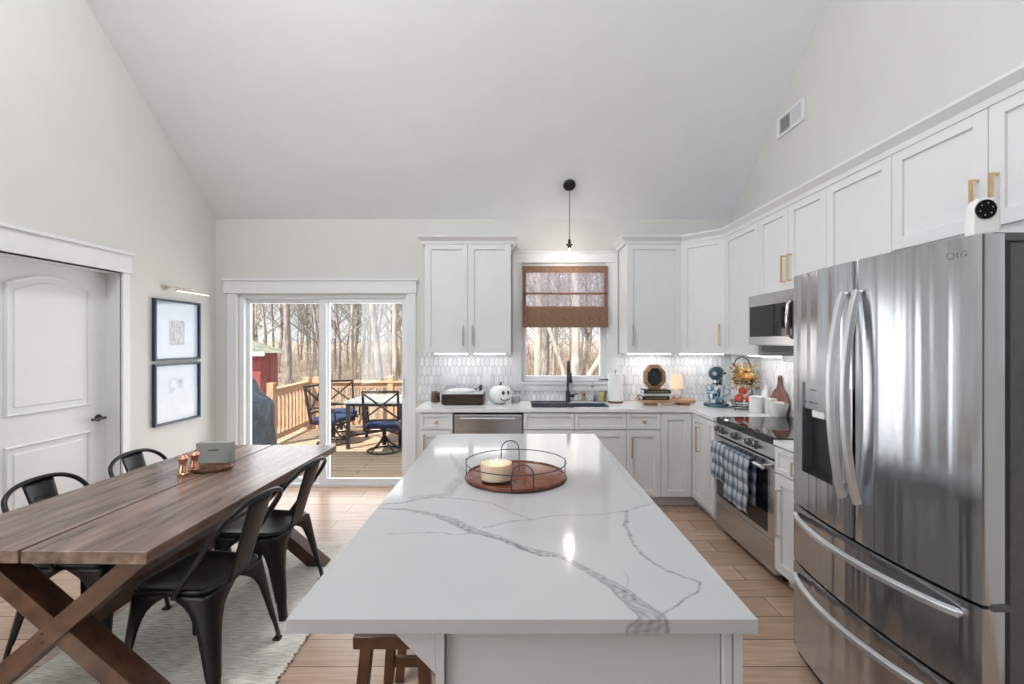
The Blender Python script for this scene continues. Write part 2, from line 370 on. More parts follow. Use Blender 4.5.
MB().box(DX1-.055, DX1-.035, WF+.015, WF+.035, .95, 1.15).build('pull_handle', 'vinyl', r, w=True, bevel=.004)
r = sroot('trim_2', ((DX0+DX1)/2, WF, 0)); mb = MB()
mb.box(DX0-.105, DX0-.004, WF-.02, WF, 0, DZ1+.01); mb.box(DX1+.004, DX1+.095, WF-.02, WF, 0, DZ1+.01)
mb.box(DX0-.135, DX1+.105, WF-.03, WF, DZ1+.01, DZ1+.14); mb.box(DX0-.15, DX1+.12, WF-.042, WF, DZ1+.14, DZ1+.16)
mb.build('casing', 'trim', r, w=True, bevel=.002)
# sink window
r = sroot('window_1', ((GX0+GX1)/2, WF, GZ0)); mb = MB()
mb.box(GX0, GX0+.045, WF+.03, WF+.1, GZ0, GZ1); mb.box(GX1-.055, GX1, WF+.03, WF+.1, GZ0, GZ1)
mb.box(GX0+.045, GX1-.055, WF+.03, WF+.1, GZ1-.05, GZ1); mb.box(GX0+.045, GX1-.055, WF+.03, WF+.1, GZ0, GZ0+.05)
mb.box(GX0+.045, GX1-.055, WF+.035, WF+.09, 2.035, 2.065)
mb.build('window_frame', 'vinyl', r, w=True, bevel=.003)
MB().box(GX0+.04, GX1-.05, WF+.06, WF+.064, GZ0+.04, GZ1-.04).build('pane', 'glass', r, w=True)
MB().box(GX0, GX1, WF, WF+.03, GZ0-.02, GZ0+.004).build('window_sill', 'trim', r, w=True)
mb = MB().beam((X(599,WF-.03), WF-.03, Z(379.5,WF)), (X(608,WF-.03), WF-.03, Z(379.5,WF)+.004), .012, .012); mb.cyl((X(608,WF-.03), WF-.03, Z(379.5,WF)), (X(608,WF-.03), WF, Z(379.5,WF)), .01, 10)
mb.build('crank_handle', 'black', r, w=True, bevel=.002)
r = sroot('trim_3', ((GX0+GX1)/2, WF, 1)); mb = MB(); cz0 = Z(390.5,WF); cx0, cx1 = X(512.5,WF), X(617.5,WF)
mb.box(cx0, GX0, WF-.02, WF, cz0, GZ1); mb.box(GX1, cx1, WF-.02, WF, cz0, GZ1); mb.box(cx0, cx1, WF-.022, WF, cz0, GZ0-.02)
mb.box(cx0, cx1, WF-.028, WF, GZ1, 2.46); mb.box(cx0-.012, cx1+.012, WF-.04, WF, 2.46, 2.48); mb.box(GX0-.02, GX1+.02, WF-.035, WF, GZ0-.035, GZ0-.005)
mb.build('casing', 'trim', r, w=True, bevel=.002)

# roman shade
def shade_mat():
    m = bpy.data.materials.new('woven_shade'); m.use_nodes = True; nt = m.node_tree; N = nt.nodes; L = nt.links
    N.remove(N['Principled BSDF']); out = N['Material Output']
    tc = N.new('ShaderNodeTexCoord'); mp = N.new('ShaderNodeMapping'); mp.inputs['Scale'].default_value = (26,26,9); L.new(tc.outputs['Object'], mp.inputs[0])
    n = N.new('ShaderNodeTexNoise'); n.inputs['Scale'].default_value = 4; n.inputs['Detail'].default_value = 6; L.new(mp.outputs[0], n.inputs[0])
    r = N.new('ShaderNodeValToRGB'); r.color_ramp.elements[0].position=.3; r.color_ramp.elements[1].position=.7; r.color_ramp.elements[0].color=(.50,.46,.50,1); r.color_ramp.elements[1].color=(.80,.77,.82,1)
    L.new(n.outputs[0], r.inputs[0])
    d = N.new('ShaderNodeBsdfDiffuse'); L.new(r.outputs[0], d.inputs[0])
    t = N.new('ShaderNodeBsdfTransparent'); t.inputs[0].default_value = (.92,.90,.94,1)
    r2 = N.new('ShaderNodeValToRGB'); r2.color_ramp.elements[0].position=.30; r2.color_ramp.elements[1].position=.46
    L.new(n.outputs[0], r2.inputs[0]); r2.color_ramp.elements[0].color=(.5,.5,.5,1); r2.color_ramp.elements[1].color=(.96,.96,.96,1)
    tl = N.new('ShaderNodeBsdfTranslucent'); tl.inputs[0].default_value=(.95,.92,.96,1)
    m1 = N.new('ShaderNodeMixShader'); m1.inputs[0].default_value=.2; L.new(t.outputs[0], m1.inputs[1]); L.new(tl.outputs[0], m1.inputs[2])
    m2 = N.new('ShaderNodeMixShader'); L.new(r2.outputs[0], m2.inputs[0]); L.new(d.outputs[0], m2.inputs[1]); L.new(m1.outputs[0], m2.inputs[2])
    L.new(m2.outputs[0], out.inputs[0]); return m
M['shade_backlit'] = shade_mat()  # brown fabric coloured pale where window light shows through it
M['shade_solid'] = nm('woven_shade_solid', (.17,.095,.06), (.30,.18,.12), .9, scale=30, stretch=(1,1,5), detail=6)
sx0, sx1 = X(522.7,4.73), X(607.8,4.73); sz = lambda y: Z(y, 4.73)
r = thing('roman_shade', 'brown woven roman shade half raised over the sink window', 'window shade', ((sx0+sx1)/2, 4.73, sz(327)))
MB().box(sx0+.03, sx1-.03, 4.735, 4.737, sz(308), sz(271)).build('backlit_weave', 'shade_backlit', r, w=True)
mb = MB(); mb.box(sx0, sx1, 4.728, 4.745, sz(272.5), sz(266)); mb.box(sx0, sx0+.036, 4.73, 4.742, sz(308), sz(272.5)); mb.box(sx1-.036, sx1, 4.73, 4.742, sz(308), sz(272.5)); mb.box(sx0, sx1, 4.73, 4.742, sz(294.5), sz(292.5))
mb.build('woven_border', 'shade_solid', r, w=True, bevel=.002)
mb = MB()
for i, (a, b) in enumerate(((327.5,308.5),(325,308),(322.5,307.5))): mb.extr([(sx0,4.72-.012*i*0+.012*i,sz(a)),(sx0,4.70+.012*i,sz(a)),(sx0,4.698+.012*i,sz(b)+.01),(sx0,4.712+.012*i,sz(b)+.014)], (sx1-sx0,0,0))
mb.build('stacked_folds', 'shade_solid', r, w=True, bevel=.003)

# ------------------------------------------------------------------ cabinetry
UX = Vector((1,0,0)); UR = Vector((0,-1,0))
def shaker(name, F, u0, u1, v0, v1, parent, rail=.06, w0=0.0, th=.02):
    g = .0018; u0 += g; u1 -= g; v0 += g; v1 -= g; mb = MB()
    rl = min(rail, (u1-u0)*.32, (v1-v0)*.3)
    mb.obox(F, u0, u0+rl, v0, v1, w0, w0+th); mb.obox(F, u1-rl, u1, v0, v1, w0, w0+th)
    mb.obox(F, u0+rl, u1-rl, v0, v0+rl, w0, w0+th); mb.obox(F, u0+rl, u1-rl, v1-rl, v1, w0, w0+th)
    mb.obox(F, u0+rl-.002, u1-rl+.002, v0+rl-.002, v1-rl+.002, w0+.001, w0+th-.012)
    return mb.build(name, 'cab', parent, w=True, bevel=.0012)
def slab(name, F, u0, u1, v0, v1, parent):
    g = .0018; return shaker(name, F, u0, u1, v0, v1, parent, rail=.035)
def relink(o, door, root):    # a handle built in world coordinates under a door whose own origin is the root's
    o.location = -root.location
def pull(door, root, F, u, v0, v1, m='brass', horiz=False, w0=.02):
    mb = MB(); t = .0055
    if horiz: mb.obox(F, v0, v1, u-t, u+t, w0+.024, w0+.035); mb.obox(F, v0, v0+.01, u-t, u+t, w0, w0+.026); mb.obox(F, v1-.01, v1, u-t, u+t, w0, w0+.026)
    else: mb.obox(F, u-t, u+t, v0, v1, w0+.024, w0+.035); mb.obox(F, u-t, u+t, v0, v0+.01, w0, w0+.026); mb.obox(F, u-t, u+t, v1-.01, v1, w0, w0+.026)
    o = mb.build('handle', m, door, bevel=.0015); o.location = -root.location
def knob(door, root, F, u, v, m='brass'):
    O, uu = F; n = Vector((uu.y,-uu.x,0)); p = Vector(O)+uu*u+Vector((0,0,v))
    mb = MB(); mb.tube([p+n*.02, p+n*.034, p+n*.036, p+n*.046, p+n*.049], [.006,.006,.015,.016,.010], 16)
    o = mb.build('knob', m, door, smooth='auto'); o.location = -root.location
def cabinet(name, label, F, width, z0, z1, depth, fronts, cat='cabinet', toe=False, body=True):
    O, u = F; n = Vector((u.y,-u.x,0)); c = Vector(O)+u*(width/2)-n*(depth/2)
    r = thing(name, label, cat, (c.x, c.y, 0 if toe else z0))
    G = ((O[0],O[1],0), u); zb = .1 if toe else z0
    if body:
        mb = MB().obox(G, .0008, width-.0008, zb, z1, -depth, -.001); mb.build('body', 'cab', r, w=True, bevel=.001)
    if toe: MB().obox(G, .001, width-.001, 0, .1, -depth, -.07).build('toe_kick', 'cab', r, w=True)
    for f in fronts:
        kind, u0, u1, v0, v1 = f[:5]; d = shaker('door' if kind=='door' else 'drawer', G, u0, u1, v0, v1, r, rail=.06 if kind=='door' else .032)
        for h in f[5:]:
            if h[0] == 'k': knob(d, r, G, h[1], h[2])
            else: pull(d, r, G, h[1], h[2], h[3], h[4] if len(h) > 4 else 'brass')
    return r
UT, UB = 2.49, 1.42
YU, XU = 4.43, 1.94                                # faces of the upper cabinets on the far and right walls
a, b = X(424.5,YU-.02), X(511,YU-.02); wd = b-a
cl = cabinet('wall_cabinet', 'white two-door wall cabinet over the record player, left of window', ((a,YU,0),UX), wd, UB, UT, WF-YU-.012,
        [('door',.0,wd/2,UB,UT,('p',wd/2-.045,UB+.08,UB+.27,'nickel')),('door',wd/2,wd,UB,UT,('p',wd/2+.045,UB+.08,UB+.27,'nickel'))])
def crown_pts(path, closed_ends=True):             # path: list of (x, y) along the cabinet faces; profile rises outward
    prof = [(0.0,0.0),(.012,0.0),(.018,.022),(.052,.05),(.052,.062),(0,.062)]; return prof
def crown(path, z, name, parent=None):
    prof = [(-.02,-.012),(.026,-.012),(.030,.018),(.062,.052),(.062,.066),(-.02,.066)]
    P = [Vector((x,y,0)) for x,y in path]; mb = MB(); rings = []
    for i, p in enumerate(P):
        d0 = (P[i]-P[i-1]).normalized() if i > 0 else None; d1 = (P[i+1]-P[i]).normalized() if i < len(P)-1 else None
        if d0 is None: nn = Vector((d1.y,-d1.x,0)); k = 1
        elif d1 is None: nn = Vector((d0.y,-d0.x,0)); k = 1
        else:
            n0 = Vector((d0.y,-d0.x,0)); n1 = Vector((d1.y,-d1.x,0)); nn = (n0+n1).normalized(); k = 1/max(.3, nn.dot(n0))
        rings.append([mb.bm.verts.new(p+nn*(o*k)+Vector((0,0,z+h))) for o, h in prof])
    for A, B in zip(rings, rings[1:]):
        for k in range(len(prof)): mb.bm.faces.new([A[k],A[(k+1)%len(prof)],B[(k+1)%len(prof)],B[k]])
    mb.bm.faces.new(rings[0]); mb.bm.faces.new(rings[-1][::-1])
    return mb.build(name, 'cab', parent, w=parent is not None)
crown([(a,WF-.012),(a,YU),(b,YU),(b,WF-.012)], UT, 'crown', cl)
a2, b2 = X(627,YU-.02), X(682.2,YU-.02); wd = b2-a2
cabinet('wall_cabinet', 'white single-door wall cabinet just right of the sink window', ((a2,YU,0),UX), wd, UB, UT, WF-YU-.012,
        [('door',0,wd,UB,UT,('p',.05,UB+.08,UB+.27,'nickel'))])
# diagonal corner
yc = 4.13; u = Vector((XU-b2, yc-YU, 0)); wd = u.length; u.normalize()
r = thing('corner_cabinet', 'white diagonal corner wall cabinet with one door, above the stand mixer', 'cabinet', ((b2+WR)/2, (yc+WF)/2, UB))
e = .0015
MB().prism([(b2+e,YU),(XU,yc+e),(WR-.012,yc+e),(WR-.012,WF-.012),(b2+e,WF-.012)], UB, UT).build('body', 'cab', r, w=True)
G = ((b2,YU,0), u); d = shaker('door', G, .006, wd-.006, UB, UT, r); pull(d, r, G, wd-.055, UB+.08, UB+.27, 'brass')
# right wall
def ux(y): return ((XU, y, 0), UR)
cabinet('wall_cabinet', 'white narrow wall cabinet between corner cabinet and microwave', ux(4.13), 4.13-3.56, UB, UT, WR-XU-.012, [('door',0,4.13-3.56,UB,UT)])
wd = 3.56-2.79
cabinet('wall_cabinet', 'white two-door wall cabinet directly above the microwave', ux(3.56), wd, 1.89, UT, WR-XU-.012,
        [('door',0,wd/2,1.89,UT,('p',wd/2-.035,1.89+.06,1.89+.25)),('door',wd/2,wd,1.89,UT,('p',wd/2+.035,1.89+.06,1.89+.25))])
wd = 2.79-2.308
cabinet('wall_cabinet', 'white single-door wall cabinet between microwave and fridge', ux(2.79), wd, UB, UT, WR-XU-.012, [('door',0,wd,UB,UT)])
wd = 2.308-1.37
cabinet('wall_cabinet', 'white two-door wall cabinet above the steel fridge', ux(2.308), wd, 1.93, UT, WR-XU-.012,
        [('door',0,wd/2,1.99,UT,('p',wd/2-.04,1.99+.05,1.99+.21)),('door',wd/2,wd,1.99,UT,('p',wd/2+.04,1.99+.05,1.99+.21))])
wd = 1.37-.75
cabinet('wall_cabinet', 'white wall cabinet at the right picture edge, nearest the camera', ux(1.37), wd, UB, UT, WR-XU-.012, [('door',0,wd,UB,UT)])
o = crown([(a2,WF-.012),(a2,YU),(b2,YU),(XU,yc),(XU,.75)], UT, 'trim_4'); o['kind'] = 'structure'

# base cabinets
YB, XB, CT = 4.20, 1.665, .885                      # faces, box top
def bx0(px): return X(px, YB-.02)
x0, x1 = bx0(419.5), bx0(452.8)
cabinet('base_cabinet', 'white base cabinet with drawer left of the dishwasher', ((x0,YB,0),UX), x1-x0, .1, CT, WF-YB-.012,
        [('drawer',0,x1-x0,.725,CT-.008,('k',(x1-x0)/2,.795)),('door',0,x1-x0,.105,.72,('p',.045,.52,.68))], toe=True)
x2, x3, x4, x5 = bx0(523.3), bx0(574.5), bx0(626.5), bx0(661)
cabinet('sink_cabinet', 'white sink base cabinet with two false drawer fronts under the sink', ((x2,YB,0),UX), x4-x2, .1, CT, WF-YB-.012,
        [('drawer',0,x3-x2,.725,CT-.008),('drawer',x3-x2,x4-x2,.725,CT-.008),
         ('door',0,x3-x2,.105,.72,('p',x3-x2-.045,.5,.68)),('door',x3-x2,x4-x2,.105,.72,('p',x3-x2+.045,.5,.68))], toe=True, body=False)
cabinet('base_cabinet', 'white base cabinet with one drawer, right of the sink', ((x4,YB,0),UX), x5-x4, .1, CT, WF-YB-.012,
        [('drawer',0,x5-x4,.725,CT-.008,('k',(x5-x4)/2,.80)),('door',0,x5-x4,.105,.72,('p',.045,.47,.66))], toe=True)
# corner base: L-shaped body with a far-facing and a right-facing door
r = thing('corner_base_cabinet', 'white corner base cabinet with two tall doors, under the stand mixer', 'cabinet', ((x5+WR)/2, 4.3, 0))
e = .0015; ye = 3.86
MB().prism([(x5+e,YB+.001),(XB+.001,YB+.001),(XB+.001,ye),(WR-.012,ye),(WR-.012,WF-.012),(x5+e,WF-.012)], .1, CT).build('body', 'cab', r, w=True)
MB().prism([(x5+e,YB+.07),(XB+.07,YB+.07),(XB+.07,ye),(WR-.02,ye),(WR-.02,WF-.02),(x5+e,WF-.02)], 0, .1).build('toe_kick', 'cab', r, w=True)
G = ((x5,YB,0),UX); shaker('door', G, 0, XB-x5-.022, .105, CT-.008, r)
G = ((XB,YB-.022,0),UR); d = shaker('door', G, 0, YB-.022-ye, .105, CT-.008, r); pull(d, r, G, .16, .56, .78)
G = ((XB,ye,0),UR)
cabinet('base_cabinet', 'white narrow pull-out base cabinet left of the range', G, ye-3.715, .1, CT, WR-XB-.012, [('door',0,ye-3.715,.105,CT-.008)], toe=True)
G = ((XB,2.86,0),UR); wd = 2.86-2.30
cabinet('base_cabinet', 'white base cabinet with drawer between range and fridge', G, wd, .1, CT, WR-XB-.012,
        [('drawer',0,wd,.715,CT-.008,('p',.22,.75,.83,'nickel')),('door',0,wd,.105,.71,('p',.06,.33,.62,'nickel'))], toe=True)

# worktops
def slabtop(boxes, name, label):
    mb = MB()
    for q in boxes: mb.box(*q, CT+.001, .915)
    return mb
SX0, SX1, SY0, SY1 = X(531,4.45), X(608,4.45), 4.30, 4.64
YC, XC = 4.165, 1.635
mb = slabtop([(X(414.7,YC),SX0,YC,WF-.01),(SX0,SX1,YC,SY0),(SX0,SX1,SY1,WF-.01),(SX1,WR-.01,YC,WF-.01),(XC,WR-.01,3.71,YC)], '', '')
solo(mb.build('worktop', 'quartz', None), 'white quartz worktop with a sink cutout along the far wall', 'countertop')
mb = MB().box(XC, WR-.01, 2.30, 2.86, CT+.001, .915)
solo(mb.build('worktop', 'quartz', None, bevel=.003), 'short white quartz worktop between range and fridge', 'countertop')

# sink, faucet, rack
r = thing('kitchen_sink', 'dark blue-grey undermount sink set into the far worktop', 'sink', ((SX0+SX1)/2,(SY0+SY1)/2,.68))
M['sink'] = nm('sink_steel', (.16,.20,.27), (.22,.27,.34), .3, .6, scale=20)
mb = MB(); t = .006; zb = .70
mb.box(SX0,SX1,SY0,SY1,zb,zb+t); mb.box(SX0,SX0+t,SY0,SY1,zb,.908); mb.box(SX1-t,SX1,SY0,SY1,zb,.908); mb.box(SX0,SX1,SY0,SY0+t,zb,.908); mb.box(SX0,SX1,SY1-t,SY1,zb,.908)
mb.build('bowl', 'sink', r, w=True)
MB().cyl(((SX0+SX1)/2,(SY0+SY1)/2,zb+.006),((SX0+SX1)/2,(SY0+SY1)/2,zb+.01),.045,20).build('drain', 'chrome', r, w=True)
mb = MB(); xx = SX0+.01
while xx < SX0+.40: mb.cyl((xx,SY0-.02,.921),(xx,SY1+.01,.921),.005,6); xx += .026
mb.box(SX0+.005,SX0+.40,SY0-.025,SY0-.012,.9155,.926); mb.box(SX0+.005,SX0+.40,SY1+.003,SY1+.015,.9155,.926)
solo(mb.build('drying_rack', 'navy', None), 'dark roll-up drying rack lying over the left half of sink', 'dish rack')
fx, fy = X(568,4.68), 4.69
r = thing('kitchen_faucet', 'dark navy spring-neck faucet standing behind the sink', 'faucet', (fx, fy, .9155))
MB().lathe([(.0,0),(.027,0),(.027,.008),(.023,.015),(.023,.10),(.016,.115),(.0,.115)], (0,0,0)).build('base', 'navy', r, smooth='auto')
P = [(0,0,.11),(0,0,.36)]+[(0,-.045+.045*math.cos(t),.36+.06*math.sin(t)) for t in [PI*i/10 for i in range(1,11)]]+[(0.012,-.092,.30)]
P2 = [Vector(p) for p in P]
MB().tube(P2, .009, 10).build('neck', 'navy', r, smooth=True)
mb = MB(); hel = []
L_ = [P2[0].lerp(P2[1], i/24) for i in range(25)]+P2[2:]
for i in range(len(L_)-1):
    for k in range(6):
        c = L_[i].lerp(L_[i+1], k/6); a_ = 2*PI*k/6; hel.append(c+Vector((math.cos(a_)*.013, 0, 0))+Vector((0, math.sin(a_)*.013, 0)))
mb.tube(hel, .0026, 4).build('spring', 'navy', r)
MB().lathe([(0,0),(.019,0),(.021,.01),(.016,.05),(.014,.10),(0,.10)], (.014,-.094,.20)).build('spray_head', 'navy', r, smooth='auto')
mb = MB().cyl((.018,0,.06),(.062,0,.062),.016,14); mb.cyl((.06,0,.062),(.064,-.0,.062),.018,14); mb.cyl((.06,0,.07),(.10,-.02,.085),.006,8); mb.build('lever', 'navy', r, smooth='auto')
MB().cyl((0,0,.25),(.014,-.09,.25),.005,8).build('spray_holder', 'navy', r)

# backsplash tile: elongated pointed hexagons with real joints
tile_m = mat('marble_tile', (.84,.85,.87), .12)
def tiles():
    nt = tile_m.node_tree; N = nt.nodes; L = nt.links; b = N['Principled BSDF']
    at = N.new('ShaderNodeAttribute'); at.attribute_name = 'shade'; tc = N.new('ShaderNodeTexCoord')
    n = N.new('ShaderNodeTexNoise'); n.inputs['Scale'].default_value = 14; n.inputs['Detail'].default_value = 5; L.new(tc.outputs['Object'], n.inputs[0])
    ad = N.new('ShaderNodeMath'); ad.operation = 'MULTIPLY_ADD'; ad.inputs[1].default_value = .45; L.new(n.outputs[0], ad.inputs[0]); L.new(at.outputs['Fac'], ad.inputs[2])
    r = N.new('ShaderNodeValToRGB'); r.color_ramp.elements[0].position=.1; r.color_ramp.elements[1].position=.55
    r.color_ramp.elements[0].color=(.66,.69,.73,1); r.color_ramp.elements[1].color=(.88,.885,.89,1); L.new(ad.outputs[0], r.inputs[0]); L.new(r.outputs[0], b.inputs['Base Color'])
tiles()
M['grout'] = nm('pale_grout', (.42,.45,.49), (.48,.51,.55), .9, scale=20)
def backsplash(name, F, regions):
    O, u = F; n = Vector((u.y,-u.x,0)); O = Vector(O); bm = bmesh.new(); sh = []
    W_, H_, pt, g = .046, .118, .024, .0028
    pitch = H_-pt+g; rnd = random.Random(3)
    for (u0,u1,v0,v1) in regions:
        row = 0; v = .9165-.04
        while v < v1:
            off = (W_+g)/2 if row % 2 else 0; k = int((u0)//(W_+g))-1
            while k*(W_+g)+off < u1:
                cu = k*(W_+g)+off+W_/2
                P = [(cu-W_/2,v+pt),(cu,v),(cu+W_/2,v+pt),(cu+W_/2,v+H_-pt),(cu,v+H_),(cu-W_/2,v+H_-pt)]
                P = [(min(max(p,u0),u1),min(max(q,v0),v1)) for p,q in P]
                Q = []
                for p in P:
                    if not Q or abs(p[0]-Q[-1][0])+abs(p[1]-Q[-1][1]) > 1e-5: Q.append(p)
                if len(Q) > 1 and abs(Q[0][0]-Q[-1][0])+abs(Q[0][1]-Q[-1][1]) < 1e-5: Q.pop()
                ar = abs(sum(Q[i-1][0]*Q[i][1]-Q[i][0]*Q[i-1][1] for i in range(len(Q))))/2 if len(Q) > 2 else 0
                if ar > 1e-5:
                    c = (sum(p[0] for p in Q)/len(Q), sum(p[1] for p in Q)/len(Q)); s_ = rnd.random()*.35; tl = (rnd.random()-.5)*.0012
                    w3 = lambda p, w_: O+u*p[0]+Vector((0,0,p[1]))+n*w_
                    A = [bm.verts.new(w3(p,.002)) for p in Q]; B = [bm.verts.new(w3((p[0]+(c[0]-p[0])*.06,p[1]+(c[1]-p[1])*.04),.0075+tl*(1 if p[0]>c[0] else -1))) for p in Q]
                    for i in range(len(Q)): bm.faces.new([A[i],A[(i+1)%len(Q)],B[(i+1)%len(Q)],B[i]]); sh.append(s_)
                    bm.faces.new(B); sh.append(s_)
                k += 1
            v += pitch; row += 1
    me = bpy.data.meshes.new(name); bmesh.ops.recalc_face_normals(bm, faces=bm.faces); bm.to_mesh(me); bm.free()
    at = me.attributes.new('shade', 'FLOAT', 'FACE'); at.data.foreach_set('value', sh); me.materials.append(tile_m)
    o = bpy.data.objects.new(name, me); COL.objects.link(o); o['kind'] = 'structure'
    mb = MB()
    for (u0,u1,v0,v1) in regions: mb.obox(F, u0, u1, v0, v1, 0.0003, .0035)
    mb.build('grout', 'grout', o); return o
bl = X(418,WF)
backsplash('wall_tile_far', ((0,WF,0),UX), [(bl,cx0,.9165,UB),(cx0,cx1,.9165,cz0),(cx1,WR-.008,.9165,UB)])
backsplash('wall_tile_right', ((WR,WF-.008,0),UR), [(0,WF-2.3,.9165,UB)])

# under-cabinet light strips
M['strip'] = emit('led_strip', (1,1,1), 4)
def strip(x0, x1, y0, y1, label, lx, ly, sx, sy, e, rot=(0,0,0)):
    o = solo(MB().box(x0,x1,y0,y1,UB-.016,UB-.0005).build('under_cabinet_light', 'strip', None), label, 'light')
    lamp('under_cabinet_glow', 'AREA', (lx, ly, UB-.02), rot, e, (1,.98,.96), shape='RECTANGLE', size=sx, size_y=sy)
strip(a+.06, a+.40, 4.62, 4.64, 'white light strip under left half of the cabinet above the record player', a+.23, 4.63, .34, .03, .45)
strip(a+.46, b-.06, 4.62, 4.64, 'white light strip under the right half of the cabinet above the pumpkin', a+.63, 4.63, .34, .03, .45)
strip(a2+.06, b2-.04, 4.62, 4.64, 'white light strip under the cabinet above the octagonal clock', (a2+b2)/2, 4.63, .4, .03, .85)
strip(b2+.06, 2.14, 4.62, 4.64, 'white light strip under the diagonal corner cabinet', 1.9, 4.62, .4, .03, .85)
strip(2.12, 2.14, 3.62, 4.1, 'white light strip under the narrow cabinet left of the microwave', 2.13, 3.86, .03, .45, .85)

# outlets
def plate(px0, px1, py0, py1, label):
    x0, x1, z0, z1 = X(px0,WF), X(px1,WF), Z(py1,WF), Z(py0,WF)
    r = thing('outlet_plate', label, 'outlet', ((x0+x1)/2, WF-.0095, z0))
    MB().box(x0,x1,WF-.016,WF-.009,z0,z1).build('cover', 'trim', r, w=True, bevel=.002)
    n = max(1, round((x1-x0)/.06))
    for i in range(n):
        c = x0+(x1-x0)*(i+.5)/n; MB().box(c-.017,c+.017,WF-.019,WF-.0155,z0+.025,z1-.025).build('rocker', 'trim', r, w=True, bevel=.002)
plate(443,456.5,374,386,'white double outlet plate on the tile behind the record player')
plate(483,490.5,374,386,'white single outlet plate between record player and pumpkin')
plate(624.5,631,373,384,'white outlet plate on the tile right of the paper towels')
plate(688,694,377,388,'white outlet plate on the tile between lamp and mixer')

# ------------------------------------------------------------------ dishwasher
x0, x1 = bx0(453.6), bx0(522.6)
r = thing('dishwasher', 'stainless steel dishwasher built in under the far worktop', 'dishwasher', ((x0+x1)/2, 4.45, 0))
MB().box(x0,x1,YB+.002,WF-.02,.06,CT-.004).build('body', 'black', r, w=True)
MB().box(x0+.003,x1-.003,YB-.022,YB,.12,.862).build('door', 'steelflat', r, w=True, bevel=.004)
MB().box(x0+.003,x1-.003,YB-.018,YB+.001,.863,CT-.006).build('control_strip', 'glassblack', r, w=True)
mb = MB(); c = (x0+x1)/2; hw = X(515,YB)-X(460,YB)
mb.box(c-hw/2,c+hw/2,YB-.05,YB-.036,.80,.835); mb.box(c-hw/2,c-hw/2+.02,YB-.04,YB-.02,.80,.835); mb.box(c+hw/2-.02,c+hw/2,YB-.04,YB-.02,.80,.835)
mb.build('handle', 'steelflat', r, w=True, bevel=.005)
MB().box(c-.1,c+.06,YB-.0235,YB-.0215,.795,.83).build('handle_recess', 'black', r, w=True)
MB().box(x0,x1,YB+.06,YB+.07,0,.1).build('kick_plate', 'black', r, w=True)

# ------------------------------------------------------------------ range
RX, ry0, ry1 = 1.672, 2.865, 3.705
r = thing('kitchen_range', 'stainless steel freestanding range with black glass cooktop', 'range', (1.98,(ry0+ry1)/2,0))
MB().box(RX+.03,WR-.02,ry0+.003,ry1-.003,.05,.90).build('body', 'black', r, w=True)
MB().extr([(RX-.012,ry0+.001,.872),(RX-.012,ry0+.001,.917),(RX,ry0+.001,.922),(WR-.02,ry0+.001,.922),(WR-.02,ry0+.001,.885)],(0,ry1-ry0-.002,0)).build('cooktop', 'glassblack', r, w=True)
M['burner'] = nm('burner_ring', (.05,.05,.055), (.07,.07,.075), .15, scale=10)
for bxp, byp, br_ in ((1.86,3.13,.10),(1.86,3.50,.085),(2.12,3.14,.08),(2.12,3.49,.10)):
    MB().tube(arc((bxp,byp,.9222),br_,0,2*PI*31/32,31,'xy'),.0016,4,closed=True,sy=.3).build('burner_ring', 'burner', r, w=True)
MB().extr([(RX-.004,0,.775),(RX-.026,0,.79),(RX-.006,0,.884),(RX+.04,0,.884),(RX+.04,0,.775)],(0,ry1-ry0-.004,0)).build('control_panel', 'steelflat', r, w=False, bevel=.003)
cp = [o for o in r.children if o.name.startswith('control_panel')][0]; cp.location = Vector((0,ry0+.002,0))-r.location
M['knobgrey'] = nm('knob_grey',(.20,.20,.21),(.26,.26,.27),.3,.9,scale=20)
nk = Vector((-.975,0,.21)).normalized()
for yk in (3.645,3.575,3.37,3.17,3.09):
    p = Vector((RX-.017,yk,.833)); mb = MB(); mb.tube([p,p+nk*.006,p+nk*.008,p+nk*.034,p+nk*.038],[.030,.030,.024,.022,.018],20)
    k = mb.build('knob', 'knobgrey', r, w=True, smooth='auto')
    MB().beam(p+nk*.038+Vector((0,0,-.014)),p+nk*.038+Vector((0,0,.016)),.004,.006,(1,0,0)).build('pointer', 'black', k).location = -r.location
dr = MB().box(RX-.022,RX+.025,ry0+.004,ry1-.004,.262,.772).build('oven_door', 'steelflat', r, w=True, bevel=.004)
MB().box(RX-.0235,RX-.02,ry0+.085,ry1-.028,.30,.70).build('oven_window', 'glassblack', dr).location = -r.location
mb = MB().cyl((RX-.065,ry0+.06,.725),(RX-.065,ry1-.03,.725),.0145,16); mb.box(RX-.065,RX-.02,ry0+.075,ry0+.10,.715,.735); mb.box(RX-.065,RX-.02,ry1-.07,ry1-.045,.715,.735)
mb.build('handle', 'chrome', dr, smooth='auto').location = -r.location
MB().box(RX-.018,RX+.025,ry0+.004,ry1-.004,.055,.256).build('storage_drawer', 'steelflat', r, w=True, bevel=.006)
mb = MB()
for yy in (ry0+.06, ry1-.06): mb.cyl((RX+.08,yy,0),(RX+.08,yy,.055),.018,12)
mb.build('feet', 'black', r, w=True)

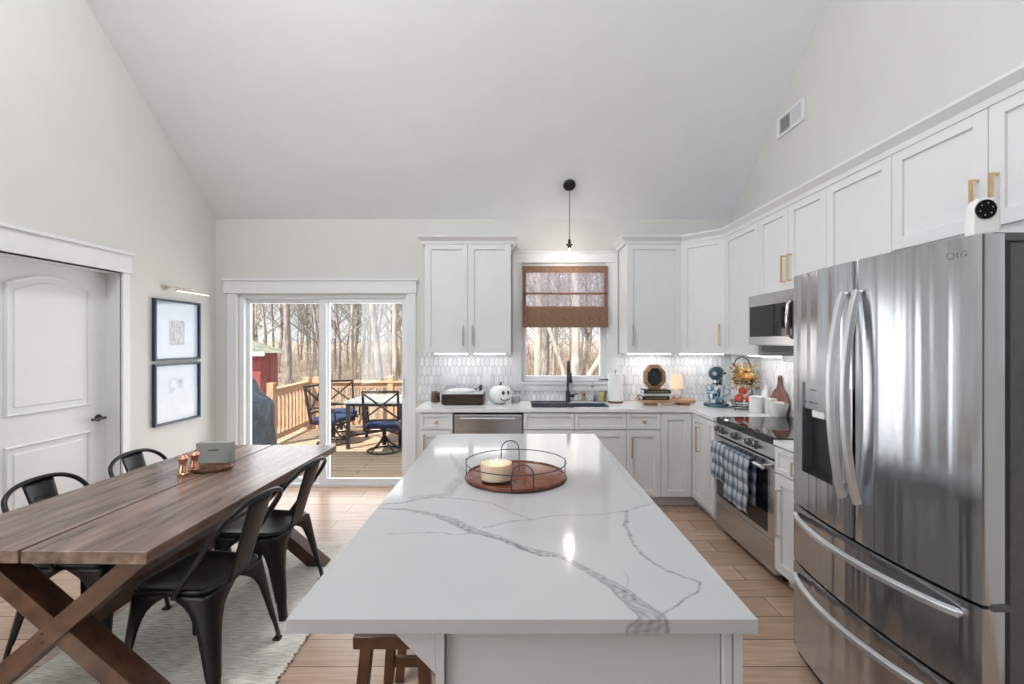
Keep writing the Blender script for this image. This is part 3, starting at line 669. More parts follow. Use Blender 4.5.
# towel: plaid kitchen towel over the oven handle
def plaid():
    m = mat('plaid_cotton', (.5,.5,.5), .95); nt = m.node_tree; N = nt.nodes; L = nt.links; b = N['Principled BSDF']
    tc = N.new('ShaderNodeTexCoord'); sp = N.new('ShaderNodeSeparateXYZ'); L.new(tc.outputs['Object'], sp.inputs[0])
    def stripes(out, period, cuts):
        mo = N.new('ShaderNodeMath'); mo.operation='MULTIPLY'; mo.inputs[1].default_value=1/period; L.new(out, mo.inputs[0])
        fr = N.new('ShaderNodeMath'); fr.operation='FRACT'; L.new(mo.outputs[0], fr.inputs[0])
        r = N.new('ShaderNodeValToRGB'); r.color_ramp.interpolation='CONSTANT'
        e = r.color_ramp.elements; e[0].position=0; e[0].color=(*[cuts[0][1]]*3,1); e[1].position=cuts[1][0]; e[1].color=(*[cuts[1][1]]*3,1)
        for p, v in cuts[2:]:
            q = e.new(p); q.color=(v,v,v,1)
        L.new(fr.outputs[0], r.inputs[0]); return r.outputs[0]
    h = stripes(sp.outputs['Z'], .085, [(0,.15),(.30,1),(.72,.15),(.80,.8),(.86,.2)])
    v = stripes(sp.outputs['Y'], .07, [(0,.1),(.35,.85),(.7,.1)])
    ad = N.new('ShaderNodeMath'); ad.operation='ADD'; L.new(h, ad.inputs[0]); L.new(v, ad.inputs[1])
    r = N.new('ShaderNodeValToRGB'); e = r.color_ramp.elements; e[0].position=0; e[0].color=(.66,.68,.70,1); e[1].position=1; e[1].color=(.05,.07,.10,1)
    q = e.new(.5); q.color=(.22,.27,.33,1)
    hf = N.new('ShaderNodeMath'); hf.operation='MULTIPLY'; hf.inputs[1].default_value=.5; L.new(ad.outputs[0], hf.inputs[0]); L.new(hf.outputs[0], r.inputs[0]); L.new(r.outputs[0], b.inputs['Base Color'])
    n = N.new('ShaderNodeTexNoise'); n.inputs['Scale'].default_value=400; L.new(tc.outputs['Object'], n.inputs[0]); bp = N.new('ShaderNodeBump'); bp.inputs['Strength'].default_value=.3; bp.inputs['Distance'].default_value=.002
    L.new(n.outputs[0], bp.inputs['Height']); L.new(bp.outputs[0], b.inputs['Normal']); return m
M['plaid'] = plaid()
def drape(mb, y0, y1, zf, zb, xo, ph):
    hx, hz, rr = RX-.065, .725, .0175+xo; S = []
    for i in range(22): S.append((hx-rr-.004*math.sin(i*.5), zf+(hz-zf)*i/21, 1-i/21))
    for i in range(1,8): t = PI-PI*i/8; S.append((hx+math.cos(t)*rr, hz+math.sin(t)*rr, 0))
    for i in range(0,14): S.append((hx+rr, hz+(zb-hz)*i/13, i/13*.5))
    ny = 22; G_ = []
    for x, z, k in S:
        G_.append([mb.bm.verts.new((x-.010*k*(1+math.sin(j*.75+ph))*.6-.004*k, y0+(y1-y0)*j/ny+.006*k*math.sin(z*9+ph), z+.006*k*math.sin(j*.35+ph))) for j in range(ny+1)])
    for A, B in zip(G_, G_[1:]):
        for j in range(ny): mb.bm.faces.new([A[j],A[j+1],B[j+1],B[j]])
mb = MB(); drape(mb, 3.42, 3.64, .47, .52, .002, 0)
o = mb.build('kitchen_towel', 'plaid', None, smooth=True); md = o.modifiers.new('thick','SOLIDIFY'); md.thickness=.003; solo(o, 'blue and white plaid towel hanging at the far end of the oven handle', 'towel', 'plaid towels')
mb = MB(); drape(mb, 3.05, 3.405, .375, .42, .009, 2.1)
o = mb.build('kitchen_towel', 'plaid', None, smooth=True); md = o.modifiers.new('thick','SOLIDIFY'); md.thickness=.003; solo(o, 'blue and white plaid towel hanging lower, at middle of the oven handle', 'towel', 'plaid towels')

# ------------------------------------------------------------------ microwave
MX, my0, my1, mz0, mz1 = 1.85, 2.815, 3.575, 1.485, 1.885
r = thing('microwave', 'stainless over-the-range microwave with black glass door', 'microwave', (2.05,(my0+my1)/2,mz0))
MB().box(MX+.03,WR-.02,my0,3.555,mz0+.02,mz1).build('body', 'steelflat', r, w=True)
mb = MB(); mb.box(MX,MX+.03,my0,my1,mz1-.085,mz1); mb.box(MX,MX+.03,my0,my1,mz0+.025,mz0+.085); mb.box(MX,MX+.03,my1-.02,my1,mz0+.08,mz1-.08); mb.box(MX,MX+.03,my0,my0+.02,mz0+.08,mz1-.08)
d = mb.build('door', 'steelflat', r, w=True, bevel=.002)
MB().box(MX+.004,MX+.028,my0+.02,my1-.02,mz0+.083,mz1-.083).build('door_window', 'glassblack', d).location = -r.location
MB().box(MX+.001,MX+.02,my0+.19,my0+.20,mz0+.083,mz1-.083).build('window_divider', 'black', d).location = -r.location
mb = MB().tube([(MX,3.185,mz1-.07),(MX-.035,3.175,mz1-.10),(MX-.045,3.17,(mz0+mz1)/2),(MX-.035,3.175,mz0+.10),(MX,3.185,mz0+.07)],[.008,.012,.013,.012,.008],10)
mb.build('handle', 'chrome', d, smooth=True).location = Vector((0,-.17,0))-r.location
MB().box(MX+.06,WR-.06,my0+.03,my1-.08,mz0-.03,mz0+.02).build('vent_base', 'steelside', r, w=True, bevel=.004)

# ------------------------------------------------------------------ refrigerator
fy0, fy1, fm = 1.318, 2.214, 1.766
def bow(y, k=.04): t = (y-(fy0+fy1)/2)/((fy1-fy0)/2); return 1.36-k*(1-t*t)
r = thing('refrigerator', 'large stainless french-door refrigerator with two bottom drawers', 'refrigerator', (1.8,(fy0+fy1)/2,0))
MB().box(1.45,2.2,fy0+.012,fy1-.012,.03,1.825).build('body', 'steelside', r, w=True, bevel=.006)
mb = MB(); mb.box(1.40,1.62,fy0+.005,fy0+.12,1.825,1.85); mb.box(1.40,1.62,fy1-.12,fy1-.005,1.825,1.85); mb.box(1.62,2.18,fy0+.02,fy1-.02,1.825,1.84)
mb.build('hinge_cover', 'steelside', r, w=True, bevel=.004)
def frontpoly(y0, y1, back=1.425, n=14, r_=.012):
    P = [(bow(y0+(y1-y0)*i/n), y0+(y1-y0)*i/n) for i in range(n+1)]
    return [(back,y0),(P[0][0]+r_,y0)]+[(P[0][0]+.003,y0+.004)]+P[1:-1]+[(P[-1][0]+.003,y1-.004)]+[(P[-1][0]+r_,y1),(back,y1)]
ZD0, ZD1 = .765, 1.845
rd = MB().prism(frontpoly(fy0,fm-.004), ZD0, ZD1).build('door', 'steel', r, w=True, smooth='auto')
ld = MB(); dy0, dy1, dz0, dz1 = 1.885, 2.105, .935, 1.345
def strip_poly(y0, y1, full=True, n=8, back=1.425): return [(back,y0)]+[(bow(y0+(y1-y0)*i/n), y0+(y1-y0)*i/n) for i in range(n+1)]+[(back,y1)]
P_all = frontpoly(fm+.004,fy1)
ld.prism(P_all, ZD0, dz0); ld.prism(P_all, dz1, ZD1)
ld.prism(strip_poly(fm+.004,dy0), dz0, dz1)
nP = [p for p in frontpoly(fm+.004,fy1) if p[1] >= dy1]; ld.prism([(1.425,dy1),(bow(dy1),dy1)]+nP, dz0, dz1)
ld = ld.build('door', 'steel', r, w=True, smooth='auto')
dm = nm('dispenser_grey', (.22,.22,.23), (.26,.26,.27), .3, .8, scale=20)
dp = thing_ = MB().box(1.395,1.40,dy0,dy1,dz0,dz1).build('dispenser', dm, ld); dp.location = -r.location
MB().box(bow(2)-.001,1.40,dy0+.001,dy0+.006,dz0,dz1).build('dispenser_side', dm, ld).location = -r.location
MB().box(bow(2)+.004,1.40,dy1-.006,dy1-.001,dz0,dz1).build('dispenser_side', dm, ld).location = -r.location
MB().prism([(1.40,dy0),(bow(dy0)-.001,dy0),(bow(2)-.002,2),(bow(dy1)-.001,dy1),(1.40,dy1)], 1.23, dz1).build('dispenser_panel', 'steelflat', ld).location = -r.location
MB().box(1.335,1.395,1.955,2.035,1.195,1.229).build('dispenser_nozzle', 'whiteceramic', ld, bevel=.006).location = -r.location
MB().extr([(1.40,dy0,dz0),(bow(2)+.004,dy0,dz0),(1.40,dy0,dz0+.03)],(0,dy1-dy0,0)).build('drip_tray', 'black', ld).location = -r.location
mb = MB()
for i in range(5): mb.box(bow(2)-.0035,bow(2)-.002,1.905+i*.038,1.925+i*.038,1.258,1.262)
for i in range(2): mb.box(bow(2)-.0035,bow(2)-.002,1.915+i*.08,1.955+i*.08,1.315,1.319)
mb.build('button_marks', 'steelside', ld).location = -r.location
def bar(P, wd, th, name, parent, mm='chrome'):
    mb = MB(); n = len(P); P = [Vector(p) for p in P]; rings = []
    for i in range(n):
        t = (P[min(i+1,n-1)]-P[max(i-1,0)]).normalized(); out = Vector((-1,0,0)); out = (out - t*out.dot(t)).normalized(); sd = t.cross(out)
        rings.append([mb.bm.verts.new(P[i]+sd*(wd/2*a_)+out*(th/2*b_)) for a_,b_ in ((-1,-1),(-.6,1),(.6,1),(1,-1))])
    for A, B in zip(rings, rings[1:]):
        for k in range(4): mb.bm.faces.new([A[k],A[(k+1)%4],B[(k+1)%4],B[k]])
    mb.bm.faces.new(rings[0][::-1]); mb.bm.faces.new(rings[-1])
    o = mb.build(name, mm, parent, bevel=.003); o.location = -r.location; return o
for yy, dd in ((1.728,rd),(1.806,ld)):
    P = []
    for i in range(17):
        t = i/16; z = .915+(1.725-.915)*t; P.append((bow(yy)-.016-.048*math.sin(PI*t)**.8, yy-.0*t, z))
    P = [(bow(yy)+.004,yy,.918)]+P+[(bow(yy)+.004,yy,1.722)]
    bar(P, .034, .020, 'handle', dd, 'barsteel')
for z0, z1, hz in ((.487,.755,.712),(.07,.477,.425)):
    dwr = MB().prism(frontpoly(fy0,fy1), z0, z1).build('freezer_drawer', 'steel', r, w=True, smooth='auto')
    P = []
    for i in range(19):
        t = i/18; y = fy0+.05+(fy1-fy0-.10)*t; P.append((bow(y)-.012-.05*math.sin(PI*t)**.7, y, hz))
    bar([(bow(P[0][1])+.004,P[0][1],hz)]+P+[(bow(P[-1][1])+.004,P[-1][1],hz)], .03, .018, 'handle', dwr, 'barsteel')
mb = MB(); mb.prism([(bow(y)+.02, y) for y in (fy0+.02,1.6,1.9,fy1-.02)]+[(1.45,fy1-.02),(1.45,fy0+.02)], .03, .066); mb.prism([(1.385,fy0+.01),(1.36,1.766),(1.385,fy1-.01),(1.45,fy1-.01),(1.45,fy0+.01)], .076, 1.83)
mb.build('gasket', 'black', r, w=True)
mb = MB(); mb.cyl((1.5,fy0+.06,0),(1.5,fy0+.06,.03),.02,10); mb.cyl((1.5,fy1-.06,0),(1.5,fy1-.06,.03),.02,10); mb.box(2.0,2.1,fy0+.05,fy1-.05,0,.03); mb.build('feet', 'black', r, w=True)
MB().box(1.385,1.44,fy0-.006,fy0+.012,ZD0-.016,ZD0+.004).build('door_hinge', 'steelside', r, w=True, bevel=.003)
ly, lz = 1.385, Z(257,1.41)
M['logo'] = nm('logo_grey', (.25,.25,.26), (.3,.3,.31), .4, .5, scale=10)
text('logo_lettering', 'LG', .024, 'logo', rd, Vector((bow(ly-.012)-.0008, ly-.014, lz))-r.location, (PI/2, 0, -PI/2+.14))
MB().tube(arc((bow(ly+.022)-.001, ly+.018, lz),.0095,0,2*PI*23/24,23,'yz'),.001,4,closed=True).build('logo_ring', 'logo', rd).location = -r.location

# security camera on the fridge
r = thing('security_camera', 'small white camera with round black lens on the fridge top', 'camera', (1.44,1.35,1.8502))
MB().extr([(-.038,-.03,0),(.038,-.03,0),(.04,-.03,.02),(.036,-.03,.085),(.026,-.03,.112),(-.026,-.03,.112),(-.036,-.03,.085),(-.04,-.03,.02)],(0,.05,0)).build('body', 'whiteceramic', r, bevel=.007, seg=3)
MB().cyl((-.004,-.029,.076),(-.004,-.036,.076),.029,28).build('lens', 'glassblack', r, smooth='auto')
mb = MB()
for a_ in range(6): mb.ball((-.004+.018*math.cos(a_*PI/3+.3),-.0365,.076+.018*math.sin(a_*PI/3+.3)),.0022,8)
mb.build('infrared_dots', 'steelflat', r); r.rotation_euler.z = -.35; r.location = (1.425,1.385,1.8502); r.scale = (.85,.9,1)

# ------------------------------------------------------------------ island
IX0, IX1, IY0, IY1 = -.503, .543, 1.008, 3.05
def island_top():
    nx, ny = 300, 560; ev = 6; R_ = .006
    S = []                                        # (unfolded s, y, z) rows from underside of near edge over the top
    zt, zb_ = .915, .884
    for i in range(ev+1): S.append((IY0-(zt-zb_)*(1-i/ev), IY0, zb_+(zt-zb_)*i/ev))
    for j in range(1, ny+1): y = IY0+(IY1-IY0)*j/ny; S.append((y, y, zt))
    S = np.array(S); xs = np.linspace(IX0, IX1, nx+1)
    XX, SS = np.meshgrid(xs, S[:,0]); YY = np.repeat(S[:,1:2], nx+1, 1); ZZ = np.repeat(S[:,2:3], nx+1, 1)
    YY[:ev+1][ZZ[:ev+1] > zt-.0045] += .0
    V = np.stack([XX,YY,ZZ],-1).reshape(-1,3)
    def w2(p):                                   # crop coordinates of the vein sketch -> place on the slab
        px, py = 400+p[0]/2.844, 420+p[1]/2.844; d = (EYE-.915)*FP/(py-CY); return (X(px,d), d)
    rg = np.random.RandomState(4)
    def wob(x, y, f, s):
        return s*(np.sin(x*f+1.3*np.sin(y*f*.7+.5))+.5*np.sin(y*f*2.1+x*f*1.7+1)+.3*np.sin(x*f*4.3-y*f*3.7+2))
    Xw = XX+wob(XX,SS,23,.0035)+wob(SS,XX,71,.0012); Yw = SS+wob(SS,XX,27,.0035)+wob(XX,SS,83,.0012)
    val = np.zeros_like(XX)
    def line(pts, ws, amp, edge=0, raw=False):
        nonlocal val
        P = pts if raw else [w2(p) for p in pts]
        ws = [q_*1.45 for q_ in ws]; best = np.full_like(XX, 9.); bw = np.zeros_like(XX)
        for i in range(len(P)-1):
            (ax,ay),(bx,by) = P[i],P[i+1]; dx,dy = bx-ax,by-ay; t = np.clip(((Xw-ax)*dx+(Yw-ay)*dy)/(dx*dx+dy*dy),0,1)
            D = np.hypot(Xw-ax-t*dx, Yw-ay-t*dy); wd = ws[i]+(ws[i+1]-ws[i])*t; q = D-wd; m = q < best-bw*0; m = (D/wd) < (best/np.maximum(bw,1e-6)); best = np.where(m,D,best); bw = np.where(m,wd,bw)
        k = best/bw; core = np.clip(1.25-k,0,1)
        tex = .62+.38*np.sin(Xw*190+4*np.sin(Yw*60))*np.sin(Yw*140+Xw*90)
        v = amp*np.clip(core*1.6,0,1)*tex
        if edge: v = np.maximum(v, edge*np.exp(-((k-.9)/.12)**2))
        val = np.maximum(val, v)
    e0 = (IX0+.68+.0, IY0-.02)
    main = [w2(p) for p in [(-60,250),(20,255),(100,268),(150,288),(210,315),(280,335),(350,365),(440,385),(500,410),(560,445),(610,475),(660,515),(700,550),(715,562)]]+[(X(652,1.0),.99),(X(640,1.0),.975)]
    line(main, [.004,.007,.009,.013,.013,.009,.009,.008,.008,.010,.013,.016,.020,.024,.03,.022], .55, .6, raw=True)
    line([(110,272),(190,312),(300,345),(400,386),(440,392)], [.002,.003,.004,.003,.002], 1.0)
    line([(600,468),(655,500),(700,535),(745,558)], [.0015,.0022,.002,.002], 1.0)
    line([(-40,238),(0,235),(90,220),(180,225),(260,235),(320,262),(375,283)], [.006,.006,.005,.003,.003,.0025,.002], .55)
    line([(240,305),(300,292),(375,283),(440,272),(560,270),(640,257),(710,237),(760,225)], [.003,.004,.004,.003,.003,.004,.004,.002], .45)
    line([(640,258),(645,300),(665,350),(700,395),(760,430),(850,460),(845,490),(800,525),(740,560)], [.005,.005,.004,.004,.0035,.003,.0025,.0025,.002], .7)
    line([(-30,322),(100,320),(175,325),(225,318)], [.002,.0025,.003,.004], .5)
    line([(40,222),(130,212),(150,190),(185,160),(160,120),(140,95)], [.012,.02,.022,.02,.012,.008], .35)
    line([(640,430),(655,455),(650,475)], [.001,.0015,.001], .5)
    line([(560,40),(600,100),(640,170),(700,235)], [.006,.008,.006,.003], .16)
    idx = np.arange((nx+1)*len(S)).reshape(len(S), nx+1)
    F_ = np.stack([idx[:-1,:-1],idx[:-1,1:],idx[1:,1:],idx[1:,:-1]],-1).reshape(-1,4)
    me = bpy.data.meshes.new('countertop'); extra = [(IX0,IY1,zb_),(IX1,IY1,zb_)]
    n0 = len(V); V = np.concatenate([V, np.array(extra)])
    faces = F_.tolist(); L_ = idx[:,0].tolist(); R__ = idx[:,-1].tolist()
    faces.append([n0]+L_[::-1]); faces.append(R__+[n0+1]); faces.append(idx[-1,:].tolist()[::-1]+[n0,n0+1]); faces.append([n0+1]+idx[0,:].tolist()[::-1]+[n0])
    me.from_pydata(V.tolist(), [], faces); me.update()
    at = me.attributes.new('vein', 'FLOAT', 'POINT'); at.data.foreach_set('value', np.concatenate([val.reshape(-1), [0,0]]).astype(np.float32))
    bm = bmesh.new(); bm.from_mesh(me); bmesh.ops.recalc_face_normals(bm, faces=bm.faces); bm.to_mesh(me); bm.free()
    return me
vm = mat('veined_quartz', (.84,.84,.84), .1)
def _v():
    nt = vm.node_tree; N = nt.nodes; L = nt.links; b = N['Principled BSDF']
    at = N.new('ShaderNodeAttribute'); at.attribute_name = 'vein'
    r = N.new('ShaderNodeValToRGB'); e = r.color_ramp.elements; e[0].color=(.49,.49,.495,1); e[1].color=(.11,.11,.12,1); e[0].position=.02; q=e.new(.5); q.color=(.28,.28,.29,1)
    L.new(at.outputs['Fac'], r.inputs[0])
    tc = N.new('ShaderNodeTexCoord'); n = N.new('ShaderNodeTexNoise'); n.inputs['Scale'].default_value=1.6; n.inputs['Detail'].default_value=5; L.new(tc.outputs['Object'], n.inputs[0])
    r2 = N.new('ShaderNodeValToRGB'); r2.color_ramp.elements[0].color=(.95,.95,.955,1); r2.color_ramp.elements[1].color=(1,1,1,1); r2.color_ramp.elements[0].position=.35; r2.color_ramp.elements[1].position=.6; L.new(n.outputs[0], r2.inputs[0])
    mx = N.new('ShaderNodeMix'); mx.data_type='RGBA'; mx.blend_type='MULTIPLY'; mx.inputs[0].default_value=1; L.new(r.outputs[0], mx.inputs[6]); L.new(r2.outputs[0], mx.inputs[7]); L.new(mx.outputs[2], b.inputs['Base Color'])
_v()
isl = thing('kitchen_island', 'white shaker-panelled island with a grey-veined quartz top', 'kitchen island', (.02,2.03,0))
me = island_top(); me.materials.append(vm); me.transform(Matrix.Translation((-.02,-2.03,0)))
o = bpy.data.objects.new('countertop', me); COL.objects.link(o); o.parent = isl
bxl, bxr, byn, byf = -.178, .528, 1.045, 3.02
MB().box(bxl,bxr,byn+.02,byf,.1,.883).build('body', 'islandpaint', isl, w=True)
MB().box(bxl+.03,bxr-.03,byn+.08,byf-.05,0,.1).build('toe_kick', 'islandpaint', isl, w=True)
G = ((bxl,byn+.02,0),UX); W_ = bxr-bxl
mb = MB(); mb.obox(G,0,.02,0,.883,0,.02); mb.obox(G,.023,W_-.045,.0,.883,0,.006); mb.obox(G,.023,.05,0,.883,.006,.012) if False else None
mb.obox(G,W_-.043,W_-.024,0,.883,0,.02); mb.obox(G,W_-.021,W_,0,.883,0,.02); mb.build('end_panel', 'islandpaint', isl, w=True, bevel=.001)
mb = MB(); mb.extr([(bxl,byn,.883),(bxl-.105,byn,.883),(bxl-.105,byn,.872),(bxl,byn,.767)],(0,.02,0)); mb.build('corbel', 'islandpaint', isl, w=True, bevel=.001)
mb = MB(); mb.extr([(bxl,byf-.06,.883),(bxl-.105,byf-.06,.883),(bxl-.105,byf-.06,.872),(bxl,byf-.06,.767)],(0,.02,0)); mb.build('corbel', 'islandpaint', isl, w=True, bevel=.001)
G = ((bxr,byf,0),UR)
for i in range(3): shaker('door', G, .02+i*.64, .02+(i+1)*.64, .11, .875, isl)

# stools under the overhang
def stool(label, y):
    r = thing('saddle_stool', label, 'stool', (-.378,y,0), group='saddle stools under the island')
    mb = MB(); nx = 10; hw, hl = .122, .215; top = []; 
    P = []
    for i in range(nx+1):
        t = -1+2*i/nx; P.append((t*hw, .609+.004*t*t))
    poly = [(x,-hl,z) for x,z in P]+[(hw,-hl,.572),(-hw,-hl,.572)]
    mb.extr(poly, (0,2*hl,0)); mb.build('seat', 'stool', r, bevel=.004)
    tops = [(-.088,-.17),(.088,-.17),(-.088,.17),(.088,.17)]; fts = [(-.135,-.215),(.135,-.215),(-.135,.215),(.135,.215)]
    for t_, f_ in zip(tops, fts): MB().beam((*f_,0),(*t_,.575),.036,.036,(0,1,0)).build('leg', 'stool', r, bevel=.002)
    L3 = lambda i, z: Vector((fts[i][0]+(tops[i][0]-fts[i][0])*z/.575, fts[i][1]+(tops[i][1]-fts[i][1])*z/.575, z))
    for i, j, z in ((2,3,.25),(0,1,.25),(0,2,.15),(1,3,.15)): MB().beam(L3(i,z),L3(j,z),.02,.038).build('stretcher', 'stool', r, bevel=.002)
    return r
stool('dark wood saddle stool under the near end of the island overhang', 1.63); stool('dark wood saddle stool farther back under the island overhang', 2.27)

# tray and candle
tx, ty = .013, 2.07; tr = .226
r = thing('round_tray', 'round wood tray with a thin dark wire rail on the island', 'tray', (tx,ty,.9155))
M['traywood'] = nm('cherry_wood', (.13,.038,.022), (.22,.07,.04), .12, scale=4, stretch=(3,12,3))
MB().lathe([(0,0),(tr-.004,0),(tr,.004),(tr,.018),(tr-.006,.020),(tr-.008,.014),(0,.014)],seg=64).build('base', 'traywood', r, smooth='auto')
mb = MB().tube(arc((0,0,.073),tr+.001,0,2*PI*63/64,63,'xy'),.0022,6,closed=True); mb.tube(arc((0,0,.004),tr+.003,0,2*PI*63/64,63,'xy'),.002,6,closed=True)
for k in (0.12, PI-.06): mb.cyl(((tr+.002)*math.cos(k),(tr+.002)*math.sin(k),.003),((tr+.002)*math.cos(k),(tr+.002)*math.sin(k),.082),.002,6)
mb.build('rail', 'black', r, smooth=True)
for ang in (-PI/2+.11, PI/2+.12):
    c = Vector((math.cos(ang)*(tr+.003), math.sin(ang)*(tr+.003), 0)); t_ = Vector((-math.sin(ang), math.cos(ang), 0)); h = .045
    P = [c+t_*-h+Vector((0,0,.003)),c+t_*-h+Vector((0,0,.065))]+[c+t_*(-h*math.cos(PI*i/12))+Vector((0,0,.072+.045*math.sin(PI*i/12))) for i in range(1,12)]+[c+t_*h+Vector((0,0,.065)),c+t_*h+Vector((0,0,.003))]
    MB().tube(P,.0026,6).build('handle', 'black', r, smooth=True)
r = thing('candle_jar', 'cream three-wick candle in a clear glass on the tray', 'candle', (-.072,1.968,.9300))
M['wax'] = mat('cream_wax', (.84,.74,.58), .5); M['wax'].node_tree.nodes['Principled BSDF'].inputs['Emission Color'].default_value=(1,.72,.42,1); M['wax'].node_tree.nodes['Principled BSDF'].inputs['Subsurface Weight'].default_value=.3
noisy(M['wax'], (.88,.64,.44), (.92,.70,.50), scale=9)  # warm glow of the flames put into the cream wax colour
MB().lathe([(0,0),(.066,0),(.070,.006),(.070,.085),(.0675,.085),(.0675,.012),(0,.012)],seg=40).build('glass', 'jar', r, smooth='auto')
MB().lathe([(0,.0125),(.067,.0125),(.067,.078),(.062,.076),(0,.075)],seg=40).build('wax', 'wax', r, smooth='auto')
M['flame'] = emit('flame', (1,.75,.4), 25)
for dx, dy in ((-.022,-.008),(.018,-.014),(.0,.02)):
    k = MB().cyl((dx,dy,.0755),(dx,dy,.080),.0012,6).build('wick', 'black', r); MB().lathe([(0,.0795),(.003,.082),(.0025,.086),(0,.091)],(dx,dy,0),10).build('flame', 'flame', k, smooth=True)

# ------------------------------------------------------------------ dining table
tb = thing('dining_table', 'long brown wood trestle table with X-shaped legs', 'table', (-1.80,2.53,.004), -.015)
HL, HW = .86, .475
MB().box(-HW,-.0055,-HL,HL,.712,.76).build('tabletop_board', 'table', tb, bevel=.003)
MB().box(.0055,HW,-HL,HL,.712,.76).build('tabletop_board', 'table', tb, bevel=.003)
MB().box(-.06,.06,-HL+.1,HL-.1,.69,.7115).build('center_batten', 'tableleg', tb)
def xlegs(yc):
    for s in (1,-1):
        mb = MB(); dp = .105
        a_ = Vector((-.455*s,yc,0.0)); b_ = Vector((.385*s,yc,.70)); w_ = .062
        # parallelogram with level ends
        poly = [(a_.x-w_,yc-dp/2,0),(a_.x+w_,yc-dp/2,0),(b_.x+w_*.9,yc-dp/2,.711),(b_.x-w_*.9,yc-dp/2,.711)]
        if s == 1: mb.extr(poly,(0,dp,0))
        else:
            mb.extr([(p[0],p[1]+.018,p[2]) for p in poly],(0,dp-.002,0))
        mb.build('leg', 'tableleg', tb, bevel=.003)
xlegs(-.70); xlegs(.60)
MB().box(-.045,.045,-.66,.56,.33,.42).build('stretcher', 'tableleg', tb, bevel=.003)
mb = MB()
for z in (.35,.385): mb.cyl((-.03,-.7535,z),(-.03,-.748,z),.006,10)
mb.build('bolt', 'black', tb)

